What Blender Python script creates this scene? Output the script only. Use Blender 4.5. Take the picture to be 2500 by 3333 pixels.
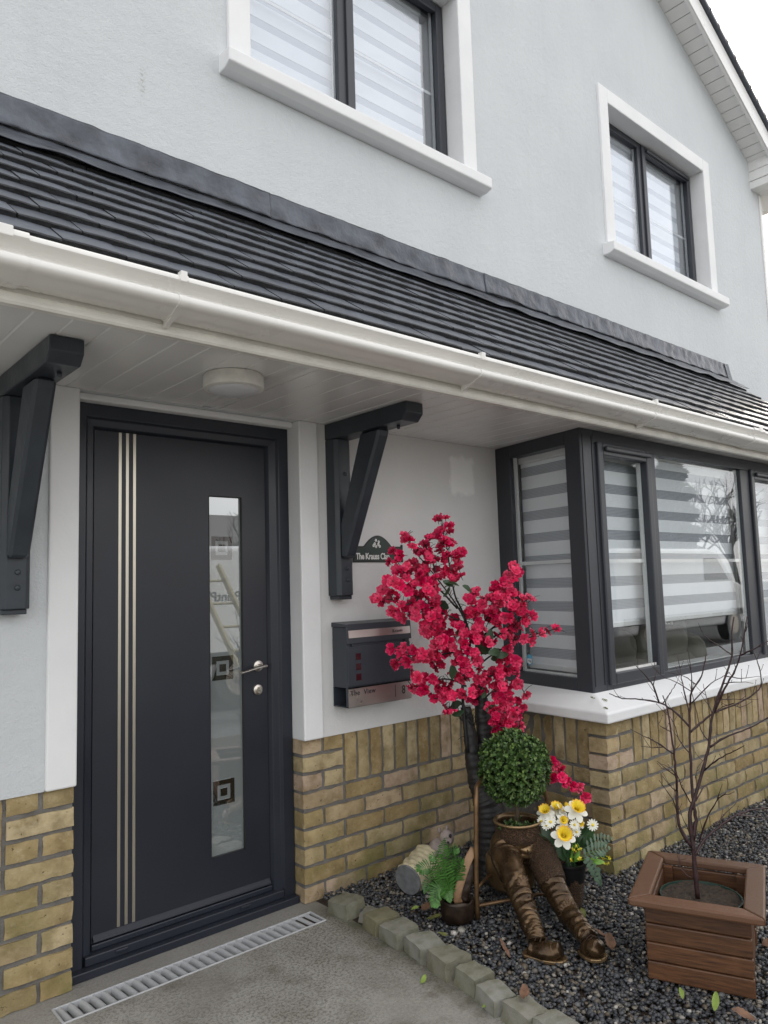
import bpy, bmesh, math, random
import numpy as np
from mathutils import Vector, Matrix, Quaternion, Euler
from mathutils import noise as mnoise

rnd = random.Random(11)
scene = bpy.context.scene
for o in list(bpy.data.objects):
    bpy.data.objects.remove(o)

# ------------------------------------------------------------------ camera
cam_d = bpy.data.cameras.new('camera')
cam = bpy.data.objects.new('camera', cam_d)
scene.collection.objects.link(cam)
cam.location = (-1.839, -2.666, 1.307)
cam.rotation_euler = (1.667, 0.030, -0.716)
cam_d.sensor_fit = 'HORIZONTAL'
cam_d.sensor_width = 36.0
cam_d.lens = 36.0 * 2431.9 / 2500.0
cam_d.clip_start = 0.05
cam_d.clip_end = 600
scene.camera = cam

# ------------------------------------------------------------------ sky and sun
SUN_EL, SUN_AZ = math.radians(24), math.radians(68)      # azimuth clockwise from +Y (behind the house, to the right)
world = bpy.data.worlds.new('World')
scene.world = world
world.use_nodes = True
wn, wl = world.node_tree.nodes, world.node_tree.links
wn.clear()
w_out = wn.new('ShaderNodeOutputWorld')
w_bg = wn.new('ShaderNodeBackground')
w_sky = wn.new('ShaderNodeTexSky')
w_sky.sky_type = 'NISHITA'
w_sky.sun_disc = False
w_sky.sun_elevation = SUN_EL
w_sky.sun_rotation = SUN_AZ
w_sky.dust_density = 2.5
w_sky.air_density = 1.0
# broken high cloud over the blue: pale veil mixed over the Nishita sky
w_tc = wn.new('ShaderNodeTexCoord')
w_map = wn.new('ShaderNodeMapping'); w_map.inputs['Scale'].default_value = (1.0, 1.0, 2.6)
w_noise = wn.new('ShaderNodeTexNoise'); w_noise.inputs['Scale'].default_value = 1.7
w_noise.inputs['Detail'].default_value = 6; w_noise.inputs['Roughness'].default_value = .55
w_ramp = wn.new('ShaderNodeMapRange')
w_ramp.inputs['From Min'].default_value = .30; w_ramp.inputs['From Max'].default_value = .66
w_ramp.inputs['To Min'].default_value = .55; w_ramp.inputs['To Max'].default_value = .96
w_mix = wn.new('ShaderNodeMix'); w_mix.data_type = 'RGBA'
w_mix.inputs['B'].default_value = (7.9, 7.75, 7.6, 1)
wl.new(w_tc.outputs['Generated'], w_map.inputs['Vector'])
wl.new(w_map.outputs['Vector'], w_noise.inputs['Vector'])
wl.new(w_noise.outputs['Fac'], w_ramp.inputs['Value'])
wl.new(w_ramp.outputs['Result'], w_mix.inputs['Factor'])
wl.new(w_sky.outputs['Color'], w_mix.inputs['A'])
wl.new(w_mix.outputs['Result'], w_bg.inputs['Color'])
w_bg.inputs['Strength'].default_value = 0.13
wl.new(w_bg.outputs['Background'], w_out.inputs['Surface'])

sun_d = bpy.data.lights.new('sun', 'SUN')
sun_d.energy = 1.2
sun_d.angle = math.radians(14)
sun_d.color = (1.0, .93, .82)
sun = bpy.data.objects.new('sun', sun_d)
scene.collection.objects.link(sun)
sd = Vector((math.sin(SUN_AZ) * math.cos(SUN_EL), math.cos(SUN_AZ) * math.cos(SUN_EL), math.sin(SUN_EL)))
sun.rotation_euler = sd.to_track_quat('Z', 'Y').to_euler()
sun.location = (6, 4, 12)

vs = scene.view_settings
vs.view_transform = 'Standard'
vs.look = 'None'
vs.exposure = 0.88
vs.gamma = 1.0
vs.use_curve_mapping = False
scene.render.engine = 'CYCLES'
scene.cycles.max_bounces = 7
scene.cycles.transparent_max_bounces = 24
scene.cycles.caustics_reflective = False
scene.cycles.caustics_refractive = False
scene.cycles.use_denoising = True

# ------------------------------------------------------------------ material helpers
MATS = {}
def nodes_of(name):
    m = bpy.data.materials.new(name)
    m.use_nodes = True
    nt = m.node_tree
    nt.nodes.clear()
    out = nt.nodes.new('ShaderNodeOutputMaterial')
    MATS[name] = m
    return m, nt, out

def N(nt, kind, **kw):
    n = nt.nodes.new('ShaderNode' + kind)
    for k, v in kw.items():
        if k in n.inputs:
            n.inputs[k].default_value = v
        else:
            setattr(n, k, v)
    return n

def col4(c):
    return (c[0], c[1], c[2], 1)

def noise_tex(nt, scale, detail=4, rough=.55, coord='Object', stretch=None):
    tc = N(nt, 'TexCoord')
    n = N(nt, 'TexNoise', Scale=scale, Detail=detail, Roughness=rough)
    src = tc.outputs[coord]
    if stretch:
        mp = N(nt, 'Mapping', Scale=stretch)
        nt.links.new(src, mp.inputs['Vector']); src = mp.outputs['Vector']
    nt.links.new(src, n.inputs['Vector'])
    return n

def ramp(nt, src, stops):
    r = N(nt, 'ValToRGB')
    el = r.color_ramp.elements
    while len(el) > 1:
        el.remove(el[-1])
    el[0].position, el[0].color = stops[0][0], col4(stops[0][1])
    for p, c in stops[1:]:
        e = el.new(p); e.color = col4(c)
    nt.links.new(src, r.inputs['Fac'])
    return r

def mixc(nt, fac, a, b, mode='MIX'):
    m = N(nt, 'Mix', data_type='RGBA', blend_type=mode)
    for sock, v in (('A', a), ('B', b)):
        if hasattr(v, 'is_output'):
            nt.links.new(v, m.inputs[sock])
        else:
            m.inputs[sock].default_value = col4(v)
    if hasattr(fac, 'is_output'):
        nt.links.new(fac, m.inputs['Factor'])
    else:
        m.inputs['Factor'].default_value = fac
    return m.outputs['Result']

def maprange(nt, src, a, b, c=0, d=1):
    m = N(nt, 'MapRange')
    for k, v in zip(('From Min', 'From Max', 'To Min', 'To Max'), (a, b, c, d)):
        m.inputs[k].default_value = v
    nt.links.new(src, m.inputs['Value'])
    return m.outputs['Result']

def bump(nt, src, strength, dist=.01, prev=None):
    b = N(nt, 'Bump', Strength=strength, Distance=dist)
    nt.links.new(src, b.inputs['Height'])
    if prev:
        nt.links.new(prev, b.inputs['Normal'])
    return b.outputs['Normal']

def principled(nt, out, base, rough=.6, metal=0., normal=None, **kw):
    p = N(nt, 'BsdfPrincipled')
    if hasattr(base, 'is_output'):
        nt.links.new(base, p.inputs['Base Color'])
    else:
        p.inputs['Base Color'].default_value = col4(base)
    if hasattr(rough, 'is_output'):
        nt.links.new(rough, p.inputs['Roughness'])
    else:
        p.inputs['Roughness'].default_value = rough
    p.inputs['Metallic'].default_value = metal
    for k, v in kw.items():
        p.inputs[k].default_value = v
    if normal:
        nt.links.new(normal, p.inputs['Normal'])
    nt.links.new(p.outputs['BSDF'], out.inputs['Surface'])
    return p

def simple(name, base, rough=.5, metal=0., var=.12, vscale=6., bstr=.0, bscale=60., orand=0., irand=0., **kw):
    """painted / plastic / organic surface: base colour broken up by noise, optional per-object or per-piece variation and fine bump"""
    m, nt, out = nodes_of(name)
    n = noise_tex(nt, vscale, 5)
    c = mixc(nt, maprange(nt, n.outputs['Fac'], .3, .7), tuple(x * (1 - var) for x in base), tuple(min(1, x * (1 + var)) for x in base))
    if orand or irand:
        src = N(nt, 'ObjectInfo').outputs['Random'] if orand else N(nt, 'NewGeometry').outputs['Random Per Island']
        k = orand or irand
        v = maprange(nt, src, 0, 1, 1 - k, 1 + k)
        hs = N(nt, 'HueSaturation')
        nt.links.new(v, hs.inputs['Value']); nt.links.new(c, hs.inputs['Color'])
        c = hs.outputs['Color']
    nor = None
    if bstr:
        nb = noise_tex(nt, bscale, 4)
        nor = bump(nt, nb.outputs['Fac'], bstr, .004 if bscale > 25 else .012)
    r = maprange(nt, n.outputs['Fac'], .3, .7, max(.02, rough - .07), min(1, rough + .07))
    principled(nt, out, c, r, metal, nor, **kw)
    return m

# rendered (stucco) wall paint, with the brushed patch and the dirt streak that the wall carries
m, nt, out = nodes_of('render_paint')
tc = N(nt, 'TexCoord')
fine = noise_tex(nt, 150, 5, .6)
med = noise_tex(nt, 26, 4, .6)
big = noise_tex(nt, 1.6, 4, .55)
c = mixc(nt, maprange(nt, big.outputs['Fac'], .3, .7), (.590, .618, .638), (.648, .674, .690))
c = mixc(nt, maprange(nt, med.outputs['Fac'], .62, .8, 0, .12), c, (.45, .47, .48))
stk = noise_tex(nt, 3.2, 5, .6, stretch=(3.5, 3.5, .35))
c = mixc(nt, maprange(nt, stk.outputs['Fac'], .52, .72, 0, .13), c, (.50, .515, .525))
stk2 = noise_tex(nt, 5, 5, .65)
c = mixc(nt, maprange(nt, stk2.outputs['Fac'], .58, .72, 0, .2), c, (.74, .755, .77))
sep = N(nt, 'SeparateXYZ'); nt.links.new(tc.outputs['Object'], sep.inputs[0])
def boxmask(nt, cx, cz, hx, hz, soft, wob, ns):
    wn_ = noise_tex(nt, ns, 3)
    def axis(o, cc, h):
        s = N(nt, 'Math', operation='SUBTRACT'); nt.links.new(o, s.inputs[0]); s.inputs[1].default_value = cc
        a = N(nt, 'Math', operation='ABSOLUTE'); nt.links.new(s.outputs[0], a.inputs[0])
        w = N(nt, 'Math', operation='MULTIPLY_ADD'); nt.links.new(wn_.outputs['Fac'], w.inputs[0]); w.inputs[1].default_value = wob
        nt.links.new(a.outputs[0], w.inputs[2])
        return maprange(nt, w.outputs[0], h + wob * .5 - soft, h + wob * .5 + soft, 1, 0)
    mm = N(nt, 'Math', operation='MULTIPLY')
    nt.links.new(axis(sep.outputs['X'], cx, hx), mm.inputs[0]); nt.links.new(axis(sep.outputs['Z'], cz, hz), mm.inputs[1])
    return mm.outputs[0]
st = boxmask(nt, -.70, 3.30, .007, .055, .010, .03, 40)
sk = N(nt, 'Math', operation='MULTIPLY'); nt.links.new(st, sk.inputs[0]); nt.links.new(maprange(nt, noise_tex(nt, 90, 3).outputs['Fac'], .45, .6, 0, .55), sk.inputs[1])
c = mixc(nt, sk.outputs[0], c, (.22, .19, .14))
nor = bump(nt, med.outputs['Fac'], .55, .008)
nor = bump(nt, fine.outputs['Fac'], .7, .004, nor)
principled(nt, out, c, .85, 0, nor)

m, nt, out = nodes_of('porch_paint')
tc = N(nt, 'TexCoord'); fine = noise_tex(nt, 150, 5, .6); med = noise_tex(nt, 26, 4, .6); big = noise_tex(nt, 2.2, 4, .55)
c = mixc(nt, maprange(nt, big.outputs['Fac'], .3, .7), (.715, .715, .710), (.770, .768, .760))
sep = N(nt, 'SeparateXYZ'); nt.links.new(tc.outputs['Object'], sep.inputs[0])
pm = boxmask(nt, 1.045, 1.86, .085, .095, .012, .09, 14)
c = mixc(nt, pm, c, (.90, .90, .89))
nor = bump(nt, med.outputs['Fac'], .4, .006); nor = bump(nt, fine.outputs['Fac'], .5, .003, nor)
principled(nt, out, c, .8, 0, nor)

m, nt, out = nodes_of('white_masonry_paint')
med = noise_tex(nt, 40, 4); big = noise_tex(nt, 3, 4)
c = mixc(nt, maprange(nt, big.outputs['Fac'], .35, .7), (.80, .81, .82), (.87, .875, .88))
principled(nt, out, c, .7, 0, bump(nt, med.outputs['Fac'], .3, .004))

simple('white_plastic', (.80, .80, .785), .28, var=.03, vscale=3)
simple('gutter_plastic', (.80, .79, .76), .30, var=.04, vscale=4)
simple('soffit_plastic', (.84, .84, .835), .22, var=.03, vscale=3)
simple('fascia_plastic', (.77, .755, .705), .35, var=.10, vscale=9)
simple('groove_dark', (.25, .25, .25), .6)
simple('anthracite_door', (.020, .023, .033), .36, var=.10, vscale=2, bstr=.10, bscale=420)
simple('anthracite_frame', (.020, .024, .035), .34, var=.08, vscale=3)
simple('anthracite_upvc', (.034, .038, .048), .38, var=.06, vscale=3)
simple('bracket_paint', (.030, .038, .048), .40, var=.15, vscale=14, bstr=.25, bscale=30)
simple('steel', (.62, .58, .53), .30, 1.0, var=.04, vscale=30)
m, nt, out = nodes_of('strip_steel'); principled(nt, out, (.66, .61, .52), .32, 1.0)
simple('rubber', (.012, .012, .013), .6)
simple('mailbox_paint', (.040, .047, .060), .38, var=.05, bstr=.08, bscale=500)
simple('mailbox_plate', (.66, .60, .58), .32, 1.0, var=.03)
simple('dark_inside', (.012, .012, .014), .8)
simple('red_reflection', (.05, .008, .014), .12)  # dark mailbox windows with a red reflection painted into their colour
simple('sign_green', (.012, .03, .022), .35, var=.2)
simple('sign_black', (.01, .011, .012), .4)
simple('sign_white', (.8, .8, .78), .5)
simple('text_dark', (.06, .055, .055), .5)
simple('lamp_shell', (.74, .73, .69), .4, var=.10, vscale=30)
simple('lamp_diffuser', (.62, .63, .66), .35, var=.02)
simple('lead', (.075, .083, .100), .33, .3, var=.45, vscale=9, bstr=1.0, bscale=14)
simple('lead_edge', (.012, .013, .016), .7, bstr=.6, bscale=70)
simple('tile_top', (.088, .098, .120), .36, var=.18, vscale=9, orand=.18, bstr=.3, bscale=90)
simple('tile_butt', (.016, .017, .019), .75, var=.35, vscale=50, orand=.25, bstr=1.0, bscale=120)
simple('roof_felt', (.01, .01, .01), .9)
simple('mortar', (.165, .156, .145), .95, var=.25, vscale=18, bstr=.9, bscale=140)
simple('drain_plastic', (.43, .44, .45), .5, var=.12, vscale=20, bstr=.2, bscale=150)
simple('blind_fabric', (.92, .935, .955), .8, var=.03, bstr=.2, bscale=300)
simple('room_wall', (.36, .33, .29), .9)
simple('room_dark', (.10, .09, .08), .9)
simple('sofa_suede', (.085, .080, .058), .75, var=.25, vscale=9, bstr=.3, bscale=30)
simple('amp_black', (.012, .012, .013), .5)
simple('amp_red', (.45, .03, .03), .5)
simple('stem_black', (.014, .013, .013), .55, var=.3, vscale=30, bstr=.4, bscale=60)
simple('trunk_black', (.022, .020, .020), .55, var=.45, vscale=25, bstr=.9, bscale=40)
simple('blossom_leaf', (.028, .060, .025), .5, var=.3, vscale=30, orand=.3)
simple('box_leaf', (.052, .105, .024), .48, var=.25, vscale=12, irand=.60)
simple('box_leaf_tip', (.115, .185, .045), .48, var=.25, vscale=12, irand=.45)
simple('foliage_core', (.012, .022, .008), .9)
simple('twig_brown', (.07, .05, .03), .7, var=.3, vscale=40)
simple('sapling_bark', (.036, .016, .018), .48, var=.5, vscale=30, bstr=.4, bscale=120)
simple('soil', (.038, .026, .017), .95, var=.8, vscale=110, bstr=1.0, bscale=120)
simple('pot_green', (.012, .040, .028), .4)
simple('pot_black', (.010, .010, .011), .35)
simple('fern_green', (.050, .150, .022), .5, var=.25, vscale=25, irand=.30, **{'Transmission Weight': 0.0})
simple('grey_green', (.10, .16, .105), .5, var=.2, irand=.25)
simple('bouquet_leaf', (.035, .085, .030), .45, var=.25, orand=.3)
simple('lime_leaf', (.20, .42, .05), .45, var=.2)
simple('petal_white', (.82, .82, .74), .5, var=.06, vscale=30)
simple('petal_yellow', (.82, .62, .04), .5, var=.15, vscale=40)
simple('petal_orange', (.80, .44, .02), .5, var=.15, vscale=40)
simple('petal_lemon', (.80, .70, .06), .5, var=.1)
simple('ornament_cream', (.52, .46, .30), .7, var=.25, vscale=18, bstr=.3, bscale=50)
simple('ornament_grey', (.17, .175, .18), .8, var=.3, vscale=25, bstr=.4, bscale=70)
simple('ornament_pink', (.30, .25, .23), .75, var=.25, vscale=20, bstr=.3, bscale=60)
simple('bag_dark', (.034, .021, .014), .38, .35, var=.5, vscale=22, bstr=.4, bscale=60)
simple('strap_tan', (.27, .16, .085), .55, var=.3, vscale=25, bstr=.3, bscale=80)
simple('leaf_litter', (.16, .085, .05), .7, var=.4, vscale=40)
simple('leaf_green', (.24, .33, .075), .5, var=.15, vscale=30)
simple('leaf_olive', (.14, .15, .04), .6, var=.3, vscale=30)
simple('van_white', (.78, .80, .82), .2, var=.02)
simple('van_glass', (.02, .025, .03), .08)
simple('van_trim', (.02, .02, .022), .5)
simple('van_lamp', (.6, .6, .6), .1)
simple('ladder_yellow', (.36, .31, .19), .5)
simple('neighbour_render', (.55, .53, .48), .85)
simple('neighbour_roof', (.10, .09, .09), .7)
simple('bark_far', (.06, .05, .04), .9)
simple('conifer', (.030, .055, .022), .7, irand=.5)
simple('hedge_far', (.03, .05, .02), .8)
simple('pale_ground', (.20, .195, .18), .9, var=.4, vscale=2)  # far ground, paved-looking and lightened to bounce light under the porch
simple('tarmac', (.09, .09, .09), .9, var=.3, vscale=1.2, bstr=.4, bscale=90)
simple('ring_blue', (.10, .42, .62), .4)
simple('ring_white', (.72, .76, .78), .4)

# bricks: golden buff with straw, pinkish and olive ones; burnt blotches, pits, algae low down
m, nt, out = nodes_of('brick_clay')
oi = N(nt, 'ObjectInfo')
r1 = ramp(nt, oi.outputs['Random'], [(0, (.31, .220, .098)), (.16, (.44, .335, .172)), (.30, (.34, .258, .122)), (.44, (.54, .440, .265)), (.58, (.29, .228, .112)), (.72, (.46, .350, .190)), (.82, (.53, .400, .300)), (.9, (.43, .315, .225)), (1, (.38, .288, .145))])
ofs = N(nt, 'VectorMath', operation='SCALE'); ofs.inputs[0].default_value = (7.1, 3.3, 9.7); nt.links.new(oi.outputs['Random'], ofs.inputs['Scale'])
tcb = N(nt, 'TexCoord'); addv = N(nt, 'VectorMath', operation='ADD'); nt.links.new(tcb.outputs['Object'], addv.inputs[0]); nt.links.new(ofs.outputs[0], addv.inputs[1])
def bn(scale, detail, rough):
    n_ = N(nt, 'TexNoise', Scale=scale, Detail=detail, Roughness=rough); nt.links.new(addv.outputs[0], n_.inputs['Vector']); return n_.outputs['Fac']
n1, n2, n3, n4 = bn(13., 4., .6), bn(38., 5., .65), bn(120., 3., .6), bn(70., 2., .5)
c = mixc(nt, maprange(nt, n1, .44, .70, 0, .85), r1.outputs['Color'], (.205, .150, .065))
c = mixc(nt, maprange(nt, n1, .44, .28, 0, .55), c, (.54, .44, .27))
c = mixc(nt, maprange(nt, n2, .56, .72, 0, .40), c, (.56, .47, .32))
c = mixc(nt, maprange(nt, n4, .70, .76, 0, .85), c, (.065, .048, .028))
gpos = N(nt, 'NewGeometry'); sp = N(nt, 'SeparateXYZ'); nt.links.new(gpos.outputs['Position'], sp.inputs[0])
mo = N(nt, 'Math', operation='MULTIPLY')
nt.links.new(maprange(nt, sp.outputs['Z'], .1, .5, .7, 0), mo.inputs[0])
nmo = N(nt, 'TexNoise', Scale=5.0, Detail=4.0); nt.links.new(gpos.outputs['Position'], nmo.inputs['Vector'])
nt.links.new(maprange(nt, nmo.outputs['Fac'], .45, .65), mo.inputs[1])
c = mixc(nt, mo.outputs[0], c, (.165, .155, .045))
nor = bump(nt, n2, .6, .008); nor = bump(nt, n3, .5, .003, nor); nor = bump(nt, maprange(nt, n4, .68, .76, 1, 0), .6, .004, nor)
principled(nt, out, c, .88, 0, nor)

# concrete
m, nt, out = nodes_of('concrete')
a = noise_tex(nt, 2.2, 6, .62); b = noise_tex(nt, 95, 6, .85); d = noise_tex(nt, 130, 3, .8); e = noise_tex(nt, 7, 5, .6)
c = mixc(nt, maprange(nt, a.outputs['Fac'], .36, .64), (.30, .285, .255), (.50, .485, .45))
c = mixc(nt, maprange(nt, e.outputs['Fac'], .52, .72, 0, .6), c, (.125, .105, .075))
big_ = noise_tex(nt, 1.3, 4, .6)
spk = N(nt, 'Math', operation='MULTIPLY'); nt.links.new(maprange(nt, b.outputs['Fac'], .49, .56, 0, 1.0), spk.inputs[0]); nt.links.new(maprange(nt, big_.outputs['Fac'], .38, .62, .25, 1.0), spk.inputs[1])
c = mixc(nt, spk.outputs[0], c, (.080, .066, .045))
c = mixc(nt, maprange(nt, big_.outputs['Fac'], .50, .68, 0, .5), c, (.17, .152, .120))
c = mixc(nt, maprange(nt, d.outputs['Fac'], .60, .66, 0, .8), c, (.50, .48, .44))
# mossy grime where the slab meets the setts
spm = N(nt, 'SeparateXYZ'); tcm = N(nt, 'TexCoord'); nt.links.new(tcm.outputs['Object'], spm.inputs[0])
wm = N(nt, 'Math', operation='MULTIPLY_ADD'); nt.links.new(e.outputs['Fac'], wm.inputs[0]); wm.inputs[1].default_value = .30; nt.links.new(spm.outputs['X'], wm.inputs[2])
c = mixc(nt, maprange(nt, wm.outputs[0], .06, .20, 0, .75), c, (.085, .085, .040))
# cement apron by the threshold is a paler mix
sp2 = N(nt, 'SeparateXYZ'); tc2 = N(nt, 'TexCoord'); nt.links.new(tc2.outputs['Object'], sp2.inputs[0])
wob = N(nt, 'Math', operation='MULTIPLY_ADD'); nt.links.new(e.outputs['Fac'], wob.inputs[0]); wob.inputs[1].default_value = .10; nt.links.new(sp2.outputs['Y'], wob.inputs[2])
c = mixc(nt, maprange(nt, wob.outputs[0], -.09, .02, 0, .65), c, (.33, .315, .29))
nor = bump(nt, b.outputs['Fac'], .9, .006); nor = bump(nt, d.outputs['Fac'], .9, .003, nor)
principled(nt, out, c, .82, 0, nor)

# pebbles: mostly slate grey, some tan and pale
m, nt, out = nodes_of('pebbles')
g = N(nt, 'NewGeometry')
r1 = ramp(nt, g.outputs['Random Per Island'], [(0, (.022, .024, .030)), (.32, (.048, .052, .062)), (.58, (.085, .090, .098)), (.74, (.14, .14, .138)), (.84, (.105, .078, .050)), (.93, (.21, .185, .145)), (.98, (.36, .34, .30)), (1, (.55, .52, .48))])
n1 = noise_tex(nt, 160, 3)
c = mixc(nt, maprange(nt, n1.outputs['Fac'], .4, .7, 0, .35), r1.outputs['Color'], (.10, .10, .10))
principled(nt, out, c, .5, 0, bump(nt, n1.outputs['Fac'], .3, .002))

# setts
m, nt, out = nodes_of('sett_stone')
oi = N(nt, 'ObjectInfo'); n1 = noise_tex(nt, 14, 5, .6); n2 = noise_tex(nt, 110, 4, .7)
r1 = ramp(nt, oi.outputs['Random'], [(0, (.19, .185, .135)), (.35, (.27, .268, .240)), (.7, (.23, .225, .19)), (1, (.19, .170, .095))])
c = mixc(nt, maprange(nt, n1.outputs['Fac'], .4, .68, 0, .8), r1.outputs['Color'], (.11, .105, .050))
c = mixc(nt, maprange(nt, n2.outputs['Fac'], .5, .75, 0, .5), c, (.28, .27, .23))
nor = bump(nt, n1.outputs['Fac'], .6, .012); nor = bump(nt, n2.outputs['Fac'], .5, .003, nor)
principled(nt, out, c, .85, 0, nor)

# stained timber of the planter
m, nt, out = nodes_of('stained_wood')
n1 = noise_tex(nt, 7, 5, .6, stretch=(1.6, 1.6, 22)); n2 = noise_tex(nt, 5, 3); oi = N(nt, 'ObjectInfo')
c = mixc(nt, maprange(nt, n1.outputs['Fac'], .35, .7), (.125, .054, .022), (.050, .021, .010))
c = mixc(nt, maprange(nt, n2.outputs['Fac'], .55, .75, 0, .5), c, (.165, .078, .034))
hs = N(nt, 'HueSaturation'); nt.links.new(c, hs.inputs['Color']); nt.links.new(maprange(nt, oi.outputs['Random'], 0, 1, .75, 1.25), hs.inputs['Value'])
principled(nt, out, hs.outputs['Color'], .48, 0, bump(nt, n1.outputs['Fac'], .25, .003))
m, nt, out = nodes_of('stained_wood_flat')
n1 = noise_tex(nt, 9, 5, .6, coord='Generated', stretch=(1.2, 14, 14)); n2 = noise_tex(nt, 6, 3); oi = N(nt, 'ObjectInfo')
c = mixc(nt, maprange(nt, n1.outputs['Fac'], .35, .7), (.142, .066, .032), (.080, .036, .018))
c = mixc(nt, maprange(nt, n2.outputs['Fac'], .55, .75, 0, .45), c, (.20, .115, .068))
hs = N(nt, 'HueSaturation'); nt.links.new(c, hs.inputs['Color']); nt.links.new(maprange(nt, oi.outputs['Random'], 0, 1, .82, 1.18), hs.inputs['Value'])
principled(nt, out, hs.outputs['Color'], .5, 0, bump(nt, n1.outputs['Fac'], .3, .003))

# antique bronze resin
m, nt, out = nodes_of('bronze')
n1 = noise_tex(nt, 16, 4, .55); n2 = noise_tex(nt, 120, 3, .6); n3 = noise_tex(nt, 7, 3)
geo_ = N(nt, 'NewGeometry')
c = mixc(nt, maprange(nt, n1.outputs['Fac'], .38, .66), (.055, .033, .017), (.150, .092, .045))
c = mixc(nt, maprange(nt, geo_.outputs['Pointiness'], .51, .58, 0, .75), c, (.36, .245, .125))  # golden highlights on raised folds painted into the colour
c = mixc(nt, maprange(nt, geo_.outputs['Pointiness'], .49, .42, 0, .8), c, (.018, .011, .007))  # creases painted darker in the colour
nor = bump(nt, n1.outputs['Fac'], .18, .010); nor = bump(nt, n2.outputs['Fac'], .10, .002, nor)
principled(nt, out, c, maprange(nt, n3.outputs['Fac'], .3, .7, .20, .36), .62, nor)
m, nt, out = nodes_of('bronze_mesh')
tc = N(nt, 'TexCoord'); v = N(nt, 'TexVoronoi', feature='DISTANCE_TO_EDGE', Scale=190.0); nt.links.new(tc.outputs['Object'], v.inputs['Vector'])
n1 = noise_tex(nt, 22, 4)
c = mixc(nt, maprange(nt, v.outputs['Distance'], .04, .22), (.17, .095, .05), (.022, .014, .010))
c = mixc(nt, maprange(nt, n1.outputs['Fac'], .45, .7, 0, .5), c, (.05, .03, .02))
nor = bump(nt, maprange(nt, v.outputs['Distance'], 0, .25, 1, 0), .9, .006)
principled(nt, out, c, .6, .25, nor)
simple('bronze_patch', (.155, .095, .052), .7, .15, var=.4, vscale=60, bstr=.8, bscale=160)
simple('bronze_tube', (.17, .10, .048), .42, .55, var=.35, vscale=20, bstr=.2, bscale=60)

# blossom petals: crimson heart, pink rim
m, nt, out = nodes_of('blossom_petal')
tc = N(nt, 'TexCoord'); ln = N(nt, 'VectorMath', operation='LENGTH'); nt.links.new(tc.outputs['Object'], ln.inputs[0])
oi = N(nt, 'ObjectInfo')
r1 = ramp(nt, maprange(nt, ln.outputs['Value'], 0, .027), [(0, (.24, .005, .03)), (.22, (.66, .013, .085)), (.75, (.84, .024, .130)), (.92, (.86, .045, .165)), (1, (.89, .15, .27))])
hs = N(nt, 'HueSaturation'); nt.links.new(r1.outputs['Color'], hs.inputs['Color'])
nt.links.new(maprange(nt, oi.outputs['Random'], 0, 1, .70, 1.06), hs.inputs['Value'])
satm = N(nt, 'Math', operation='FRACT'); mu_ = N(nt, 'Math', operation='MULTIPLY'); nt.links.new(oi.outputs['Random'], mu_.inputs[0]); mu_.inputs[1].default_value = 7.3; nt.links.new(mu_.outputs[0], satm.inputs[0]); nt.links.new(maprange(nt, satm.outputs[0], 0, 1, .95, 1.08), hs.inputs['Saturation'])
nt.links.new(maprange(nt, oi.outputs['Random'], 0, 1, .985, .505 if False else 1.0), hs.inputs['Hue']) if False else None
p = principled(nt, out, hs.outputs['Color'], .55, 0)
p.inputs['Subsurface Weight'].default_value = 0.0

simple('blossom_petal_plain', (.74, .020, .11), .55, var=.25, vscale=40, irand=.25)

# window glass: see-through sheet whose mirror share grows towards grazing
def glass_mat(name, base_r, tint, body=None):
    m, nt, out = nodes_of(name)
    lw = N(nt, 'LayerWeight', Blend=.5)
    pw = N(nt, 'Math', operation='POWER'); nt.links.new(lw.outputs['Facing'], pw.inputs[0]); pw.inputs[1].default_value = 4.5
    fac = N(nt, 'Math', operation='MULTIPLY_ADD'); nt.links.new(pw.outputs[0], fac.inputs[0]); fac.inputs[1].default_value = .9 - base_r; fac.inputs[2].default_value = base_r
    gl = N(nt, 'BsdfGlossy', Color=(.95, .97, 1, 1), Roughness=.004)
    if body:
        tr = N(nt, 'BsdfDiffuse', Color=col4(body))
    else:
        tr = N(nt, 'BsdfTransparent', Color=col4(tint))
    mx = N(nt, 'MixShader')
    nt.links.new(fac.outputs[0], mx.inputs[0]); nt.links.new(tr.outputs[0], mx.inputs[1]); nt.links.new(gl.outputs[0], mx.inputs[2])
    nt.links.new(mx.outputs[0], out.inputs['Surface'])
    return m
glass_mat('window_glass', .055, (.965, .98, .985))
glass_mat('upper_glass', .17, (.95, .97, .99))
glass_mat('door_glass', .34, None, body=(.23, .26, .26))
glass_mat('motif_glass', .32, None, body=(.022, .022, .016))
# sheer stripe of the zebra blinds
m, nt, out = nodes_of('blind_sheer')
tc = N(nt, 'TexCoord'); wv = N(nt, 'TexWave', wave_type='BANDS', bands_direction='Z', Scale=42.0); nt.links.new(tc.outputs['Object'], wv.inputs['Vector'])
tr = N(nt, 'BsdfTransparent', Color=(.9, .92, .95, 1)); df = N(nt, 'BsdfDiffuse', Color=(.60, .62, .66, 1)); mx = N(nt, 'MixShader')
nt.links.new(maprange(nt, wv.outputs['Fac'], 0, 1, .42, .78), mx.inputs[0]); nt.links.new(tr.outputs[0], mx.inputs[1]); nt.links.new(df.outputs[0], mx.inputs[2])
nt.links.new(mx.outputs[0], out.inputs['Surface'])

m, nt, out = nodes_of('blind_voile')
tr = N(nt, 'BsdfTransparent', Color=(.9, .92, .95, 1)); df = N(nt, 'BsdfDiffuse', Color=(.66, .69, .75, 1)); mx = N(nt, 'MixShader')
mx.inputs[0].default_value = .80; nt.links.new(tr.outputs[0], mx.inputs[1]); nt.links.new(df.outputs[0], mx.inputs[2]); nt.links.new(mx.outputs[0], out.inputs['Surface'])

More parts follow.
